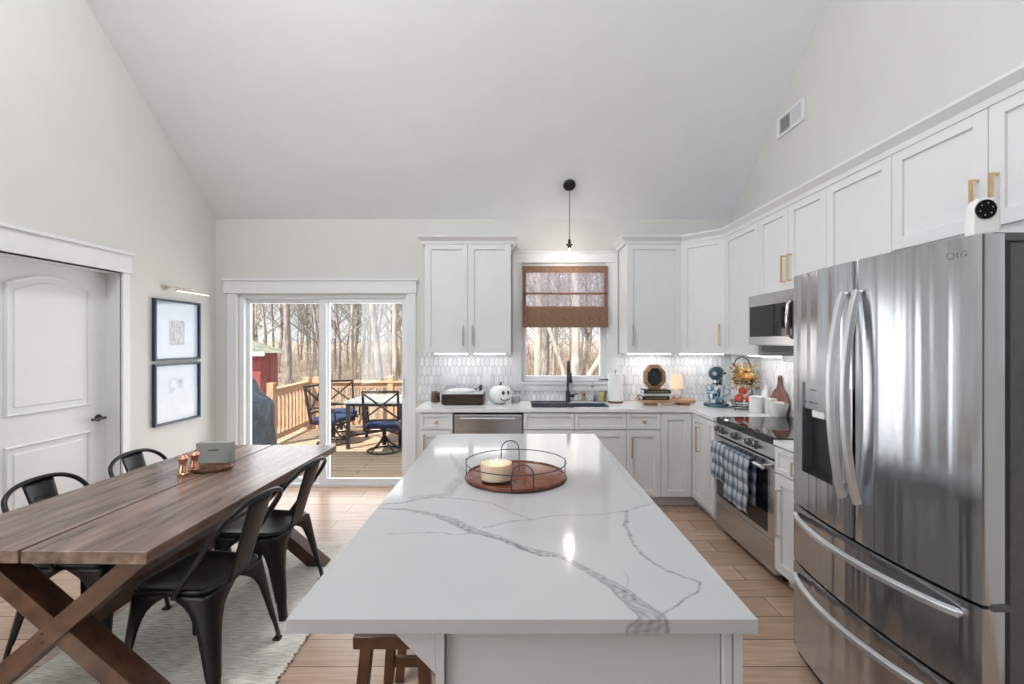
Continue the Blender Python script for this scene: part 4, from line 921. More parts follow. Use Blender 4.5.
# chairs
def lerp_tab(z, tab):
    for (z0,v0),(z1,v1) in zip(tab, tab[1:]):
        if z0 >= z >= z1: return v0+(v1-v0)*(z0-z)/(z0-z1)
    return tab[-1][1]
def make_chair(label):
    r = thing('metal_chair', label, 'chair', (0,0,0), 0, 'metal chairs around the dining table')
    def rr(hw, hf, hb, rad, z, n=5):              # rounded square outline, front (+y) half depth hf, back hb
        P = []
        for cx_, cy_, a0 in ((hw-rad,hf-rad,0),(-hw+rad,hf-rad,PI/2),(-hw*.94+rad,-hb+rad,PI),(hw*.94-rad,-hb+rad,3*PI/2)):
            for i in range(n+1): a_ = a0+PI/2*i/n; P.append((cx_+rad*math.cos(a_),cy_+rad*math.sin(a_),z))
        return P
    mb = MB(); loops = [rr(.186,.180,.180,.055,.425), rr(.192,.186,.186,.06,.442), rr(.190,.184,.184,.06,.452), rr(.182,.176,.176,.055,.454), rr(.155,.15,.15,.045,.447), rr(.09,.09,.09,.03,.444)]
    R_ = [[mb.bm.verts.new(p) for p in l] for l in loops]; n = len(R_[0])
    for A, B in zip(R_, R_[1:]):
        for k in range(n): mb.bm.faces.new([A[k],A[(k+1)%n],B[(k+1)%n],B[k]])
    mb.bm.faces.new(R_[-1]); mb.build('seat', 'chair', r, smooth=True)
    mb = MB()
    for p in ((0,0),(.035,0),(-.035,0),(0,.035),(0,-.035),(.03,.06),(-.03,.06)): mb.cyl((p[0],p[1],.4441),(p[0],p[1],.4446),.004,8)
    mb.build('seat_holes', 'steelside', r)
    arm = [(.432,.186),(.415,.155),(.39,.118),(.36,.092),(.32,.074),(.27,.062),(.20,.052),(.10,.040),(.03,.032),(0,.03)]
    zs = [.432,.415,.40,.385,.36,.32,.27,.20,.10,.085,.0]
    for sx in (1,-1):
        for sy in (1,-1):
            mb = MB(); rings = []
            for z in zs:
                t = (.432-z)/.432; cx_ = (.186+.042*t)*sx; cy_ = (.182+(.035 if sy > 0 else .075)*t)*sy; a_ = lerp_tab(z, arm); a_ = min(a_, abs(cx_)-.001) if z > .40 else a_
                if z in (.085,): a_ *= .88
                c = min(.022, a_*.45)
                prof = [(cx_-a_*sx,cy_),(cx_-(a_*.5+c*.5)*sx,cy_),(cx_-c*sx,cy_),(cx_-c*.3*sx,cy_-c*.3*sy),(cx_,cy_-c*sy),(cx_,cy_-(a_*.5+c*.5)*sy),(cx_,cy_-a_*sy)]
                rings.append([mb.bm.verts.new((p[0],p[1],z)) for p in prof])
            for A, B in zip(rings, rings[1:]):
                for k in range(6): mb.bm.faces.new([A[k],A[k+1],B[k+1],B[k]])
            o = mb.build('leg', 'chair', r, smooth=True); md = o.modifiers.new('sheet','SOLIDIFY'); md.thickness = .004; md.offset = 0
            t = 1; fx_, fy_ = (.186+.042)*sx, (.182+(.035 if sy > 0 else .075))*sy
            MB().box(min(fx_,fx_-.034*sx),max(fx_,fx_-.034*sx),min(fy_,fy_-.034*sy),max(fy_,fy_-.034*sy),0,.014).build('foot_cap', 'black', o, bevel=.003)
    # back loop
    rec = lambda z: -.165-.11*((z-.45)/.40)**1.1 if z > .45 else -.165
    P = []
    for s, zz in ((1,None),): pass
    side = [(.196,-.03,.425),(.203,-.085,.50),(.212,-.16,.60),(.216,-.215,.68),(.208,-.252,.735),(.178,-.28,.775),(.11,-.298,.806),(.0,-.305,.816)]
    P = side+[(-x,y,z) for x,y,z in side[-2::-1]]
    # refine
    Q = []
    for i in range(len(P)-1):
        p0, p1, p2, p3 = [Vector(P[max(0,min(len(P)-1,k))]) for k in (i-1,i,i+1,i+2)]
        for k in range(4):
            t = k/4; Q.append(.5*((2*p1)+(p2-p0)*t+(2*p0-5*p1+4*p2-p3)*t*t+(3*p1-p0-3*p2+p3)*t**3))
    Q.append(Vector(P[-1])); MB().tube(Q,.0115,10).build('back_frame', 'chair', r, smooth=True)
    # splat with a slight curve
    mb = MB(); rows = []
    for i in range(13):
        t = i/12; z = .43+.378*t; y = -.186-.012*t-.103*t**1.1; hw = .060+.022*t
        rows.append([mb.bm.verts.new((hw*q, y-.012*t*(1-q*q), z)) for q in (-1,-.8,-.4,0,.4,.8,1)])
    for A, B in zip(rows, rows[1:]):
        for k in range(6): mb.bm.faces.new([A[k],A[k+1],B[k+1],B[k]])
    o = mb.build('back_splat', 'chair', r, smooth=True); md = o.modifiers.new('sheet','SOLIDIFY'); md.thickness = .005; md.offset = 0
    mb = MB().tube([(-.038,-.268,.69),(.038,-.268,.69),(.040,-.278,.725),(-.040,-.278,.725)],.0022,4,closed=True)
    mb.build('stamped_border', 'chair', r)
    return r
RT = .004
ch = make_chair('black metal chair on the near right side of the table, closest to the island')
ch.location = (-1.47,2.15,RT); ch.rotation_euler = (0,0,PI/2-.10)
dup(ch, (-1.485,2.73,RT), PI/2-.08, 'black metal chair on the right side of table, nearer the glass door')
dup(ch, (-2.17,2.38,RT), -PI/2+.05, 'black metal chair on the left side of table, nearer the camera')
dup(ch, (-2.15,2.93,RT), -PI/2+.02, 'black metal chair behind the table, beside the copper mills')

# rug
r = thing('area_rug', 'woven beige jute rug under the dining table', 'rug', (-1.68,2.1,0))
MB().box(-2.22,-1.065,.75,3.445,.0005,.0035).build('weave', 'rug', r, w=True)
M['rugedge'] = nm('rug_braid', (.12,.09,.06), (.5,.44,.34), .95, scale=50, lo=.45, hi=.55)
mb = MB(); yy = .75
while yy < 3.445: mb.ball((-1.062+.004*math.sin(yy*90),yy,.004),.008,6,(1,1.3,.4)); yy += .022
mb.build('braided_edge', 'rugedge', r, w=True)

# table things
def mill(x, y, label):
    r = thing('pepper_mill', label, 'mill', (x,y,.7645), group='copper mills on the dining table')
    MB().lathe([(0,0),(.026,0),(.028,.004),(.028,.018),(.024,.022),(.026,.026),(.022,.045),(.017,.065),(.018,.078),(.024,.09),(.024,.094),(0,.094)],seg=24).build('body', 'copper', r, smooth='auto')
    MB().lathe([(0,.095),(.024,.095),(.026,.100),(.020,.112),(.010,.119),(.004,.120),(.005,.127),(.003,.131),(0,.132)],seg=24).build('cap', 'copper', r, smooth='auto')
mill(-1.885,2.60,'copper mill standing nearest the camera on the table'); mill(-1.88,2.685,'copper mill farther back, in front of the grey box sign')
M['sage'] = nm('sage_grey_board', (.30,.31,.285), (.34,.35,.325), .6, scale=8)
r = thing('tabletop_box', 'grey-green rectangular box standing on edge behind the copper mills', 'box', (-1.895,2.90,.7645), .14)
MB().box(-.104,.104,-.024,.024,0,.128).build('box_body', 'sage', r, bevel=.002)
mb = MB(); xx = -.032
for i in range(12): 
    wdt = random.uniform(.003,.006); mb.box(xx,xx+wdt,-.0252,-.0243,.078+random.uniform(0,.001),.085+random.uniform(0,.002)); xx += wdt+.0012
mb.build('printed_line', 'black', r)
r = thing('wooden_coaster_tray', 'small dark oval wooden tray with carved hollows on the table', 'tray', (-1.80,2.72,.7645), .2)
MB().lathe([(0,0),(.095,0),(.108,.008),(.110,.022),(.104,.024),(.098,.012),(0,.010)],seg=40,sy=.72).build('tray_body', 'walnut', r, smooth='auto')
for q in (-.052,.0,.052): MB().tube(arc((q,0,.014),.024,0,2*PI*19/20,19,'xy'),.004,6,closed=True).build('hollow_rim', 'walnut', r, smooth=True)

# ------------------------------------------------------------------ pictures, picture light, vent
M['mat'] = nm('picture_mat', (.58,.66,.77), (.62,.70,.81), .35, scale=3)
M['art1'] = nm('grey_photograph', (.10,.12,.14), (.62,.66,.70), .4, scale=40, stretch=(1,3,1), detail=6)
M['art2'] = nm('pale_print', (.25,.32,.42), (.72,.78,.86), .4, scale=14, detail=5)
def frame(z0, z1, art, label, ay0, ay1, az0, az1, extra=None):
    y0, y1 = 3.934, 4.508; x = WL+.001
    r = thing('framed_picture', label, 'picture', (x,(y0+y1)/2,z0), group=None)
    t = .02; mb = MB(); mb.box(x,x+.032,y0,y0+t,z0,z1); mb.box(x,x+.032,y1-t,y1,z0,z1); mb.box(x,x+.032,y0+t,y1-t,z0,z0+t); mb.box(x,x+.032,y0+t,y1-t,z1-t,z1)
    mb.build('frame', M['frameblue'], r, w=True, bevel=.0015)
    MB().box(x,x+.012,y0+t,y1-t,z0+t,z1-t).build('mat_board', 'mat', r, w=True)
    MB().box(x+.012,x+.0135,ay0,ay1,az0,az1).build('picture_print', art, r, w=True)
    MB().box(x+.02,x+.022,y0+t,y1-t,z0+t,z1-t).build('glazing', 'glass', r, w=True)
    return r
M['frameblue'] = nm('navy_frame', (.012,.03,.06), (.02,.045,.08), .35, scale=10)
frame(1.362,1.912,'art1','navy framed grey photograph with wide mat, upper of the two pictures',4.12,4.31,1.50,1.73)
r = frame(.79,1.336,'art2','navy framed pale blue print, lower of the two pictures',4.12,4.30,.98,1.20)
mb = MB().extr([(WL+.0138,3.955,.98),(WL+.0138,4.10,1.02),(WL+.0138,4.2,1.10),(WL+.0138,4.48,1.09),(WL+.0138,4.48,.84),(WL+.0138,3.955,.84)],(.001,0,0)); mb.build('picture_print', nm('pale_blue_print',(.62,.69,.77),(.70,.76,.83),.5,scale=6), r, w=True)
r = thing('picture_light', 'slim brass picture light mounted over the upper frame', 'light', (WL,4.2,1.98))
MB().cyl((WL+.001,4.07,2.02),(WL+.02,4.07,2.02),.028,20).build('wall_plate', 'nickel', r, w=True, smooth='auto')
MB().tube([(WL+.02,4.07,2.02),(WL+.07,4.10,2.03),(WL+.10,4.17,2.015),(WL+.11,4.24,2.03),(WL+.12,4.27,2.0)],.006,8).build('arm', 'nickel', r, w=True, smooth=True)
MB().cyl((WL+.12,4.06,1.995),(WL+.12,4.50,1.995),.009,12).build('lamp_bar', 'nickel', r, w=True, smooth='auto')
MB().box(WL+.114,WL+.126,4.07,4.49,1.984,1.988).build('light_strip', emit('warm_strip',(1,.95,.85),1.5), r, w=True)
r = thing('vent_grille', 'small white air vent grille high on the right wall', 'vent', (WR,3.745,3.28))
MB().box(WR-.004,WR-.0005,3.60,3.89,3.30,3.43).build('backing', 'black', r, w=True)
mb = MB()
mb.box(WR-.012,WR-.002,3.56,3.93,3.275,3.30); mb.box(WR-.012,WR-.002,3.56,3.93,3.43,3.455); mb.box(WR-.012,WR-.002,3.56,3.60,3.30,3.43); mb.box(WR-.012,WR-.002,3.89,3.93,3.30,3.43); mb.box(WR-.012,WR-.002,3.74,3.75,3.30,3.43)
mb.build('frame', 'trim', r, w=True, bevel=.002)
mb = MB()
for i in range(9): z = 3.305+i*.0145; mb.extr([(WR-.010,3.75,z),(WR-.009,3.75,z),(WR-.004,3.75,z+.009),(WR-.005,3.75,z+.009)],(0,.14,0)); mb.extr([(WR-.010,3.60,z+.009),(WR-.009,3.60,z+.009),(WR-.004,3.60,z),(WR-.005,3.60,z)],(0,.14,0))
mb.build('louvers', 'trim', r, w=True)

# pendant
px_, py_ = .554, 4.472; zc = EAVE+SL*(WF-py_)
r = thing('pendant_light', 'black pendant with a bare clear bulb hanging over the sink', 'light', (px_,py_,2.30))
nv = Vector((0,-SL,-1)).normalized(); c = Vector((px_,py_,zc))
MB().tube([c,c+nv*.008,c+nv*.022],[.062,.062,.05],28).build('canopy', 'black', r, w=True, smooth='auto')
MB().cyl(c+nv*.02,(px_,py_,2.54),.0035,8).build('cord', 'black', r, w=True)
MB().lathe([(0,2.455),(.017,2.455),(.019,2.475),(.032,2.48),(.034,2.487),(.016,2.50),(.014,2.53),(.006,2.545),(0,2.545)],(px_,py_,0),20).build('socket', 'black', r, w=True, smooth='auto')
MB().lathe([(.011,2.455),(.013,2.43),(.026,2.395),(.030,2.365),(.024,2.338),(.012,2.325),(0,2.322)],(px_,py_,0),20).build('bulb', 'jar', r, w=True, smooth=True)
MB().tube([(px_,py_,2.45),(px_-.008,py_,2.40),(px_-.006,py_,2.35),(px_+.006,py_,2.35),(px_+.008,py_,2.40),(px_,py_,2.45)],.0035,6).build('filament', emit('filament',(1,.93,.82),35), r, w=True)
lamp('pendant_glow', 'POINT', (px_,py_-.0,2.30), (0,0,0), 3, (1,.9,.78), shadow_soft_size=.03)

# ------------------------------------------------------------------ things on the worktops
W0 = .9155
def on(px, d): return X(px, d)
r = thing('glass_jar', 'clear glass jar of brown contents left of the record player', 'jar', (X(435.5,4.6),4.6,W0))
MB().lathe([(0,0),(.045,0),(.048,.006),(.048,.13),(.040,.15),(.040,.17),(.037,.17),(.037,.15),(.045,.13),(.045,.008),(0,.008)]).build('jar_glass', 'jar', r, smooth='auto')
MB().lathe([(0,.009),(.044,.009),(.044,.105),(.03,.115),(0,.118)],mod=lambda t,z:1-.04*math.sin(t*40)).build('contents', nm('brown_beans',(.05,.018,.012),(.16,.06,.04),.5,scale=60), r, smooth=True)
MB().lathe([(0,.171),(.042,.171),(.042,.185),(.012,.19),(.012,.2),(0,.202)]).build('lid', 'jar', r, smooth='auto')
# record player
y0, y1 = 4.42, 4.74; x0, x1 = X(441.3,y0), X(483.3,y0)
r = thing('record_player', 'dark wood record player with a white platter top', 'record player', ((x0+x1)/2,(y0+y1)/2,W0))
MB().box(x0,x1,y0,y1,W0+.008,W0+.105).build('plinth', nm('dark_walnut_veneer',(.025,.010,.008),(.05,.022,.016),.35,scale=4,stretch=(2,9,9)), r, w=True, bevel=.004)
mb = MB()
for q in ((x0+.04,y0+.04),(x1-.04,y0+.04),(x0+.04,y1-.04),(x1-.04,y1-.04)): mb.cyl((q[0],q[1],W0),(q[0],q[1],W0+.009),.016,12)
mb.build('feet', 'black', r, w=True)
MB().box(x0+.006,x1-.006,y0+.006,y1-.006,W0+.105,W0+.113).build('top_plate', nm('silver_plate',(.55,.58,.62),(.6,.63,.67),.3,scale=5), r, w=True, bevel=.002)
c = ((x0+x1)/2-.03,(y0+y1)/2)
MB().lathe([(0,.113),(.135,.113),(.138,.118),(.138,.131),(.132,.134),(0,.134)],(c[0],c[1],W0),40).build('platter', 'whiteceramic', r, w=True, smooth='auto')
MB().lathe([(0,.1342),(.125,.1342),(.125,.137),(0,.137)],(c[0],c[1],W0),40).build('record', 'whiteceramic', r, w=True, smooth='auto')
mb = MB().cyl((x1-.045,y1-.06,W0+.112),(x1-.045,y1-.06,W0+.165),.014,12); mb.tube([(x1-.045,y1-.04,W0+.16),(x1-.045,y1-.14,W0+.16),(x1-.075,y1-.23,W0+.152)],.005,8); mb.box(x1-.088,x1-.068,y1-.26,y1-.225,W0+.142,W0+.157); mb.cyl((x1-.045,y1-.015,W0+.16),(x1-.045,y1-.045,W0+.16),.013,12)
mb.build('tonearm', 'black', r, w=True, smooth='auto')
MB().box(x0+.012,x0+.05,y0+.02,y0+.06,W0+.113,W0+.118).build('switch', 'steelflat', r, w=True, bevel=.002)
mb = MB(); h = .16; zt = W0+.114
mb.box(x0+.004,x1-.004,y1-.012,y1-.009,zt,zt+h*.35); 
mb.build('lid_hinge_edge', 'jar', r, w=True)
# pumpkin
pc = Vector((X(500.3,4.52),4.52,W0)); pr = .112
r = thing('ceramic_pumpkin', 'white ribbed pumpkin with a black smiling face and black stem', 'pumpkin', pc, .28)
prof = [(0,.012)]+[(pr*math.sin(a_)*1.02, .095-.093*math.cos(a_)) for a_ in [PI*i/18 for i in range(1,18)]]+[(0,.178)]
ribf = lambda t, z: 1-.045*abs(math.sin(t*PI*12))**.6*0-.05*(1-abs(math.sin(t*PI*12)))**2
MB().lathe([(0.03,0.004)]+prof[1:-1]+[(.012,.178),(0,.175)],seg=96,mod=ribf).build('shell', 'whiteceramic', r, smooth=True)
MB().tube([(0,0,.170),(.003,0,.195),(.010,0,.215),(.012,0,.22)],[.016,.011,.009,.007],8).build('stem', 'black', r, smooth=True)
def onp(az, z, off=0): rr_ = pr*1.02*math.sqrt(max(0,1-((z-.095)/.093)**2))+off; return Vector((math.sin(az)*rr_, -math.cos(az)*rr_, z))
for az in (.02,.55):
    R_ = Matrix.Rotation(az,3,'Z'); MB().ball(onp(az,.118,-.004),1,14,(.016,.008,.022),R_).build('eye', 'black', r, smooth=True)
MB().tube([onp(-.28+ (1.12*i/12), .068-.028*math.sin(PI*i/12)+.0, -.0005) for i in range(13)],[.003]+[.0048]*11+[.003],6).build('smile', 'black', r, smooth=True)
r = solo(MB().lathe([(0,0),(.040,0),(.044,.006),(.045,.05),(.040,.066),(.03,.07),(0,.07)],(X(515.8,4.62),4.62,W0),28).build('round_speaker','fabric_grey',None,smooth='auto'),'small grey round speaker tucked behind the white pumpkin','speaker')
# sink side
r = thing('dish_brush', 'small wooden dish brush standing on the sink ledge', 'brush', (X(584,4.70),4.71,W0))
MB().lathe([(0,0),(.022,0),(.024,.006),(.024,.02),(0,.022)]).build('holder', 'jar', r, smooth='auto')
MB().lathe([(0,.023),(.018,.023),(.026,.04),(.022,.05),(0,.052)]).build('bristles', 'oak', r, smooth='auto'); MB().lathe([(0,.053),(.012,.055),(.018,.07),(.024,.085),(.014,.10),(0,.105)]).build('handle_knob', nm('orange_wood',(.45,.17,.08),(.55,.23,.12),.4,scale=9), r, smooth=True)
r = thing('soap_dispenser', 'clear soap bottle with a steel pump behind the sink', 'soap dispenser', (X(592.5,4.72),4.72,W0))
MB().lathe([(0,0),(.032,0),(.034,.005),(.034,.11),(.014,.13),(.014,.145),(0,.145)]).build('bottle', 'jar', r, smooth='auto')
MB().lathe([(0,.146),(.015,.146),(.015,.16),(.005,.163),(.005,.20),(0,.2)]).build('pump', 'steelflat', r, smooth='auto'); MB().tube([(0,0,.197),(-.0,-.02,.2),(0,-.045,.193)],.0045,8).build('nozzle', 'steelflat', r, smooth=True)
r = thing('sponge_caddy', 'clear caddy behind the sink beside the paper towels', 'caddy', (X(600,4.70),4.715,W0))
mb = MB(); mb.box(-.065,.065,-.035,.035,0,.003); mb.box(-.065,.065,-.035,-.032,0,.065); mb.box(-.065,.065,.032,.035,0,.065); mb.box(-.065,-.062,-.035,.035,0,.065); mb.box(.062,.065,-.035,.035,0,.065); mb.build('caddy_box','jar',r)
def boxy(name, c, s, m, label, cat, rot=None):
    o = MB().box(-s[0]/2,s[0]/2,-s[1]/2,s[1]/2,0,s[2]).build(name, m, None, bevel=.005, seg=3); o.location = c; tag(o,label,cat); 
    if rot: o.rotation_euler = rot
    return o
boxy('kitchen_sponge',(X(600,4.70)+.015,4.705,W0+.0035),(.05,.028,.09),nm('yellow_sponge',(.65,.55,.15),(.75,.66,.25),.95,scale=80),'yellow sponge standing in the clear caddy','sponge')
boxy('scrub_pad',(X(600,4.70)+.045,4.71,W0+.0035),(.014,.04,.11),nm('green_pad',(.10,.17,.05),(.18,.26,.09),.95,scale=80),'green scrub pad standing in the clear caddy','scrubber',(0,.15,0))
# paper towels
r = thing('paper_towel_holder', 'roll of white paper towels on a round wooden holder', 'paper towels', (X(615.5,4.62),4.62,W0))
MB().lathe([(0,0),(.076,0),(.078,.004),(.078,.014),(.074,.018),(0,.018)],seg=36).build('base', 'walnut', r, smooth='auto')
MB().lathe([(.02,.019),(.070,.019),(.073,.022),(.073,.288),(.070,.292),(.02,.292)],seg=40,mod=lambda t,z:1+(.03 if t>.96 else 0)*(t-.96)*25).build('roll', 'paper', r, smooth='auto')
MB().lathe([(0,.018),(.006,.018),(.006,.315),(.012,.32),(.012,.33),(0,.334)]).build('rod', 'oak', r, smooth='auto')
# riser
ry = 4.50; x0, x1 = X(637,ry), X(693.5,ry)
r = thing('wooden_riser', 'low reddish wood serving board on two feet holding books and lamp', 'serving board', ((x0+x1)/2,ry,W0)); hw = (x1-x0)/2
P = [(-hw+.02,-.09),(-hw+.05,-.10),(hw-.02,-.10),(hw,-.06),(hw,.06),(hw-.02,.10),(-hw+.05,.10),(-hw+.02,.09),(-hw,.05),(-hw,-.05)]
MB().prism(P,.024,.052).build('board','oak',r,bevel=.005); 
for q in (-.19,.13): MB().box(q,q+.09,-.07,.07,0,.024).build('foot','oak',r,bevel=.003)
MB().tube([(-hw+.01,-.05,.052),(-hw+.01,-.02,.085),(-hw+.01,.02,.085),(-hw+.01,.05,.052)],.004,8).build('handle','black',r,smooth=True)
BZ = W0+.0525
def book(x0, x1, y0, y1, z0, z1, cm, label, rz=0):
    r = thing('book', label, 'book', ((x0+x1)/2,(y0+y1)/2,z0), rz, 'books on the wooden riser'); a_, b_, h_ = (x1-x0)/2, (y1-y0)/2, z1-z0
    mb = MB(); mb.box(-a_,a_,-b_,b_,0,.003); mb.box(-a_,a_,-b_,b_,h_-.003,h_); mb.box(-a_,a_,-b_,-b_+.004,0,h_); mb.build('cover', cm, r, bevel=.001)
    MB().box(-a_+.004,a_-.004,-b_+.004,b_-.004,.003,h_-.003).build('pages','paper',r)
    mb = MB(); q = -a_*.75
    while q < a_*.75: w_ = random.uniform(.006,.014); mb.box(q,q+w_,-b_-.0006,-b_,h_*.38,h_*.62); q += w_+.004
    mb.build('spine_marks', 'brass', r)
M['bk1'] = nm('black_cloth',(.012,.012,.014),(.02,.02,.022),.6,scale=40); M['bk2'] = nm('dark_green_cloth',(.02,.035,.028),(.03,.05,.04),.6,scale=40); M['bk3'] = nm('cream_cloth',(.62,.62,.58),(.7,.7,.66),.7,scale=40)
bxa, bxb = X(642.5,4.41), X(669.5,4.41)
book(bxa,bxb,4.41,4.56,BZ,BZ+.036,'bk1','black book at the bottom of the stack on the riser')
book(bxa+.015,bxb,4.415,4.56,BZ+.0365,BZ+.062,'bk3','cream book in the middle of the stack on the riser')
book(bxa+.015,bxb+.015,4.41,4.56,BZ+.0625,BZ+.095,'bk2','dark green book on top of the stack on the riser')
# octagonal clock
r = thing('octagonal_clock', 'octagonal wooden clock with a dark face standing on the books', 'clock', (X(654,4.5),4.49,BZ+.0955)); ra, rb = .105, .083
def octo(rx, rz_, y, zc=.122): return [(rx*math.cos(PI/8+i*PI/4)/math.cos(PI/8), y, zc+rz_*math.sin(PI/8+i*PI/4)/math.cos(PI/8)) for i in range(8)]
mb = MB(); A = [mb.bm.verts.new(p) for p in octo(.104,.122,-.02)]; B = [mb.bm.verts.new(p) for p in octo(.074,.090,-.03)]; B2 = [mb.bm.verts.new(p) for p in octo(.070,.086,-.012)]; Cc = [mb.bm.verts.new(p) for p in octo(.104,.122,.03)]
for P_, Q_ in ((A,B),(B,B2),(A,Cc)):
    for i in range(8): mb.bm.faces.new([P_[i],P_[(i+1)%8],Q_[(i+1)%8],Q_[i]])
mb.bm.faces.new(Cc); mb.build('wood_frame', nm('golden_oak',(.30,.15,.07),(.48,.27,.14),.4,scale=8,stretch=(1,1,5)), r)
mb = MB(); mb.extr(octo(.071,.087,-.013),(0,.02,0)); mb.build('face', nm('dark_face',(.02,.024,.03),(.06,.065,.075),.15,scale=6), r)
mb = MB().beam((0,-.016,.122),(.028,-.016,.14),.004,.002,(0,1,0)); mb.beam((0,-.016,.122),(-.01,-.016,.165),.004,.002,(0,1,0)); mb.build('hands','brass',r)
# lamp
r = thing('table_lamp', 'small white globe table lamp with a pleated cream shade', 'lamp', (X(676.5,4.54),4.54,BZ))
MB().lathe([(0,0),(.028,0),(.040,.015),(.045,.04),(.040,.068),(.022,.085),(.010,.092),(.008,.115),(0,.115)]).build('base','whiteceramic',r,smooth='auto')
sm = nm('pleated_shade',(.80,.62,.46),(.86,.68,.52),.9,scale=20); bs = sm.node_tree.nodes['Principled BSDF']; bs.inputs['Emission Color'].default_value=(1,.70,.45,1); bs.inputs['Emission Strength'].default_value=.45
MB().lathe([(.068,.10),(.050,.235),(.048,.235),(.066,.10)],seg=80,mod=lambda t,z:1+.03*math.sin(t*2*PI*20)).build('lamp_shade',sm,r)
# stand mixer
M['teal'] = nm('teal_enamel',(.035,.115,.155),(.045,.135,.175),.15,scale=5)
def reflection_mat():
    m = bpy.data.materials.new('reflection_glass'); m.use_nodes = True; nt = m.node_tree; N = nt.nodes; L = nt.links; out = N['Material Output']; b = N['Principled BSDF']
    b.inputs['Base Color'].default_value = (.80,.86,.90,1); b.inputs['Roughness'].default_value = .12
    tc = N.new('ShaderNodeTexCoord'); n = N.new('ShaderNodeTexNoise'); n.inputs['Scale'].default_value = 22; n.inputs['Detail'].default_value = 1; L.new(tc.outputs['Object'], n.inputs[0])
    r = N.new('ShaderNodeValToRGB'); r.color_ramp.elements[0].position=.46; r.color_ramp.elements[1].position=.54; L.new(n.outputs[0], r.inputs[0])
    t = N.new('ShaderNodeBsdfTransparent'); t.inputs[0].default_value=(.72,.82,.88,1); mx = N.new('ShaderNodeMixShader'); L.new(r.outputs[0], mx.inputs[0]); L.new(b.outputs[0], mx.inputs[1]); L.new(t.outputs[0], mx.inputs[2]); L.new(mx.outputs[0], out.inputs[0]); return m
M['reflection_glass'] = reflection_mat()  # white noise patches paint reflections onto the clear bowl
r = thing('stand_mixer', 'teal blue stand mixer with a glass bowl in the corner', 'mixer', (X(716.5,4.42),4.42,W0), -.52)
def lathey(prof, c, seg=24, sx=1, sz=1): # axis along -y
    mb = MB().lathe([(a_,b_) for a_,b_ in prof],(0,0,0),seg); 
    for v in mb.bm.verts: x,y,z = v.co; v.co = (c[0]+x*sx, c[1]-z, c[2]+y*sz)
    return mb
P = []
for i in range(28):
    a_ = 2*PI*i/28; rx_ = .118 if math.sin(a_) < 0 else .095; P.append((math.copysign(abs(math.cos(a_))**.7, math.cos(a_))*rx_, math.sin(a_)*.165))
MB().prism(P,0,.028).build('base','teal',r,bevel=.008,seg=3)
mb = MB(); rings=[]
for z, hx_, y0_, y1_ in ((.026,.06,.04,.145),(.08,.045,.055,.14),(.15,.04,.055,.135),(.22,.045,.04,.135),(.26,.05,.02,.13)):
    rings.append([mb.bm.verts.new((hx_*math.cos(2*PI*k/16),(y0_+y1_)/2+(y1_-y0_)/2*math.sin(2*PI*k/16),z)) for k in range(16)])
for A, B in zip(rings,rings[1:]):
    for k in range(16): mb.bm.faces.new([A[k],A[(k+1)%16],B[(k+1)%16],B[k]])
mb.bm.faces.new(rings[0][::-1]); mb.bm.faces.new(rings[-1]); mb.build('column','teal',r,smooth=True)
lathey([(0,-.13),(.035,-.13),(.058,-.10),(.068,-.03),(.068,.06),(.060,.11),(.042,.14),(.025,.148),(0,.15)],(0,0,.315),28,1,1.0).build('head','teal',r,smooth=True)
MB().box(-.066,.066,-.11,.08,.298,.306).build('trim_band','chrome',r,bevel=.002)
MB().cyl((0,-.152,.318),(0,-.166,.318),.020,20).build('attachment_hub','chrome',r,smooth='auto')
MB().cyl((0,-.075,.252),(0,-.075,.225),.028,20).build('beater_socket','chrome',r,smooth='auto')
mb = MB()
for k in range(3):
    a_ = PI*k/3; mb.tube([(0,-.075,.225)]+[(math.cos(a_)*.04*math.sin(PI*i/8),-.075+math.sin(a_)*.04*math.sin(PI*i/8),.20-.15*i/8) for i in range(1,8)]+[(0,-.075,.05)],.003,5)
mb.build('whisk','chrome',r)
MB().lathe([(0,.029),(.052,.029),(.062,.05),(.078,.11),(.084,.195),(.087,.20),(.080,.198),(.074,.11),(.058,.054),(0,.036)],(0,-.075,0),32).build('bowl','reflection_glass',r,smooth='auto')
MB().tube([(.082,-.07,.175),(.118,-.07,.165),(.122,-.07,.12),(.076,-.07,.095)],.007,8).build('bowl_handle',glass('handle_glass',(.75,.85,.9)),r,smooth=True)
MB().ball((.072,.06,.31),.011,10).build('speed_knob','black',r,smooth=True)
# tiered stand
tx_, ty_ = X(744,4.16), 4.16
r = thing('tiered_basket_stand', 'black wire two-tier fruit stand with a hoop handle', 'basket stand', (tx_,ty_,W0), -.12)
mb = MB(); mb.tube([(-.10,-.07,.012),(.10,-.07,.012),(.10,.07,.012),(-.10,.07,.012)],.005,6,closed=True)
for sx in (-1,1):
    for sy in (-1,1): mb.cyl((sx*.10,sy*.07,0),(sx*.10,sy*.07,.012),.006,8)
mb.build('base_frame','black',r)
mb = MB(); mb.tube([(.10,.05,.01),(.085,.05,.20),(.075,.05,.40),(.05,.05,.455),(0,.05,.48),(-.05,.05,.455),(-.075,.05,.40)],.005,8); mb.build('hoop_handle','black',r,smooth=True)
mb = MB()
for zc_, rr_ in ((.03,.095),(.055,.105),(.08,.11)): mb.tube(arc((-.0,-.0,zc_),rr_,0,2*PI*23/24,23,'xy'),.003,5,closed=True)
for k in range(12): a_ = 2*PI*k/12; mb.tube([(0,0,.02),(math.cos(a_)*.09,math.sin(a_)*.09,.025),(math.cos(a_)*.11,math.sin(a_)*.11,.08)],.002,4)
mb.build('lower_basket','black',r)
mb = MB()
for zc_, rr_ in ((.235,.07),(.26,.085),(.285,.09)): mb.tube(arc((0,0,zc_),rr_,0,2*PI*23/24,23,'xy'),.003,5,closed=True)
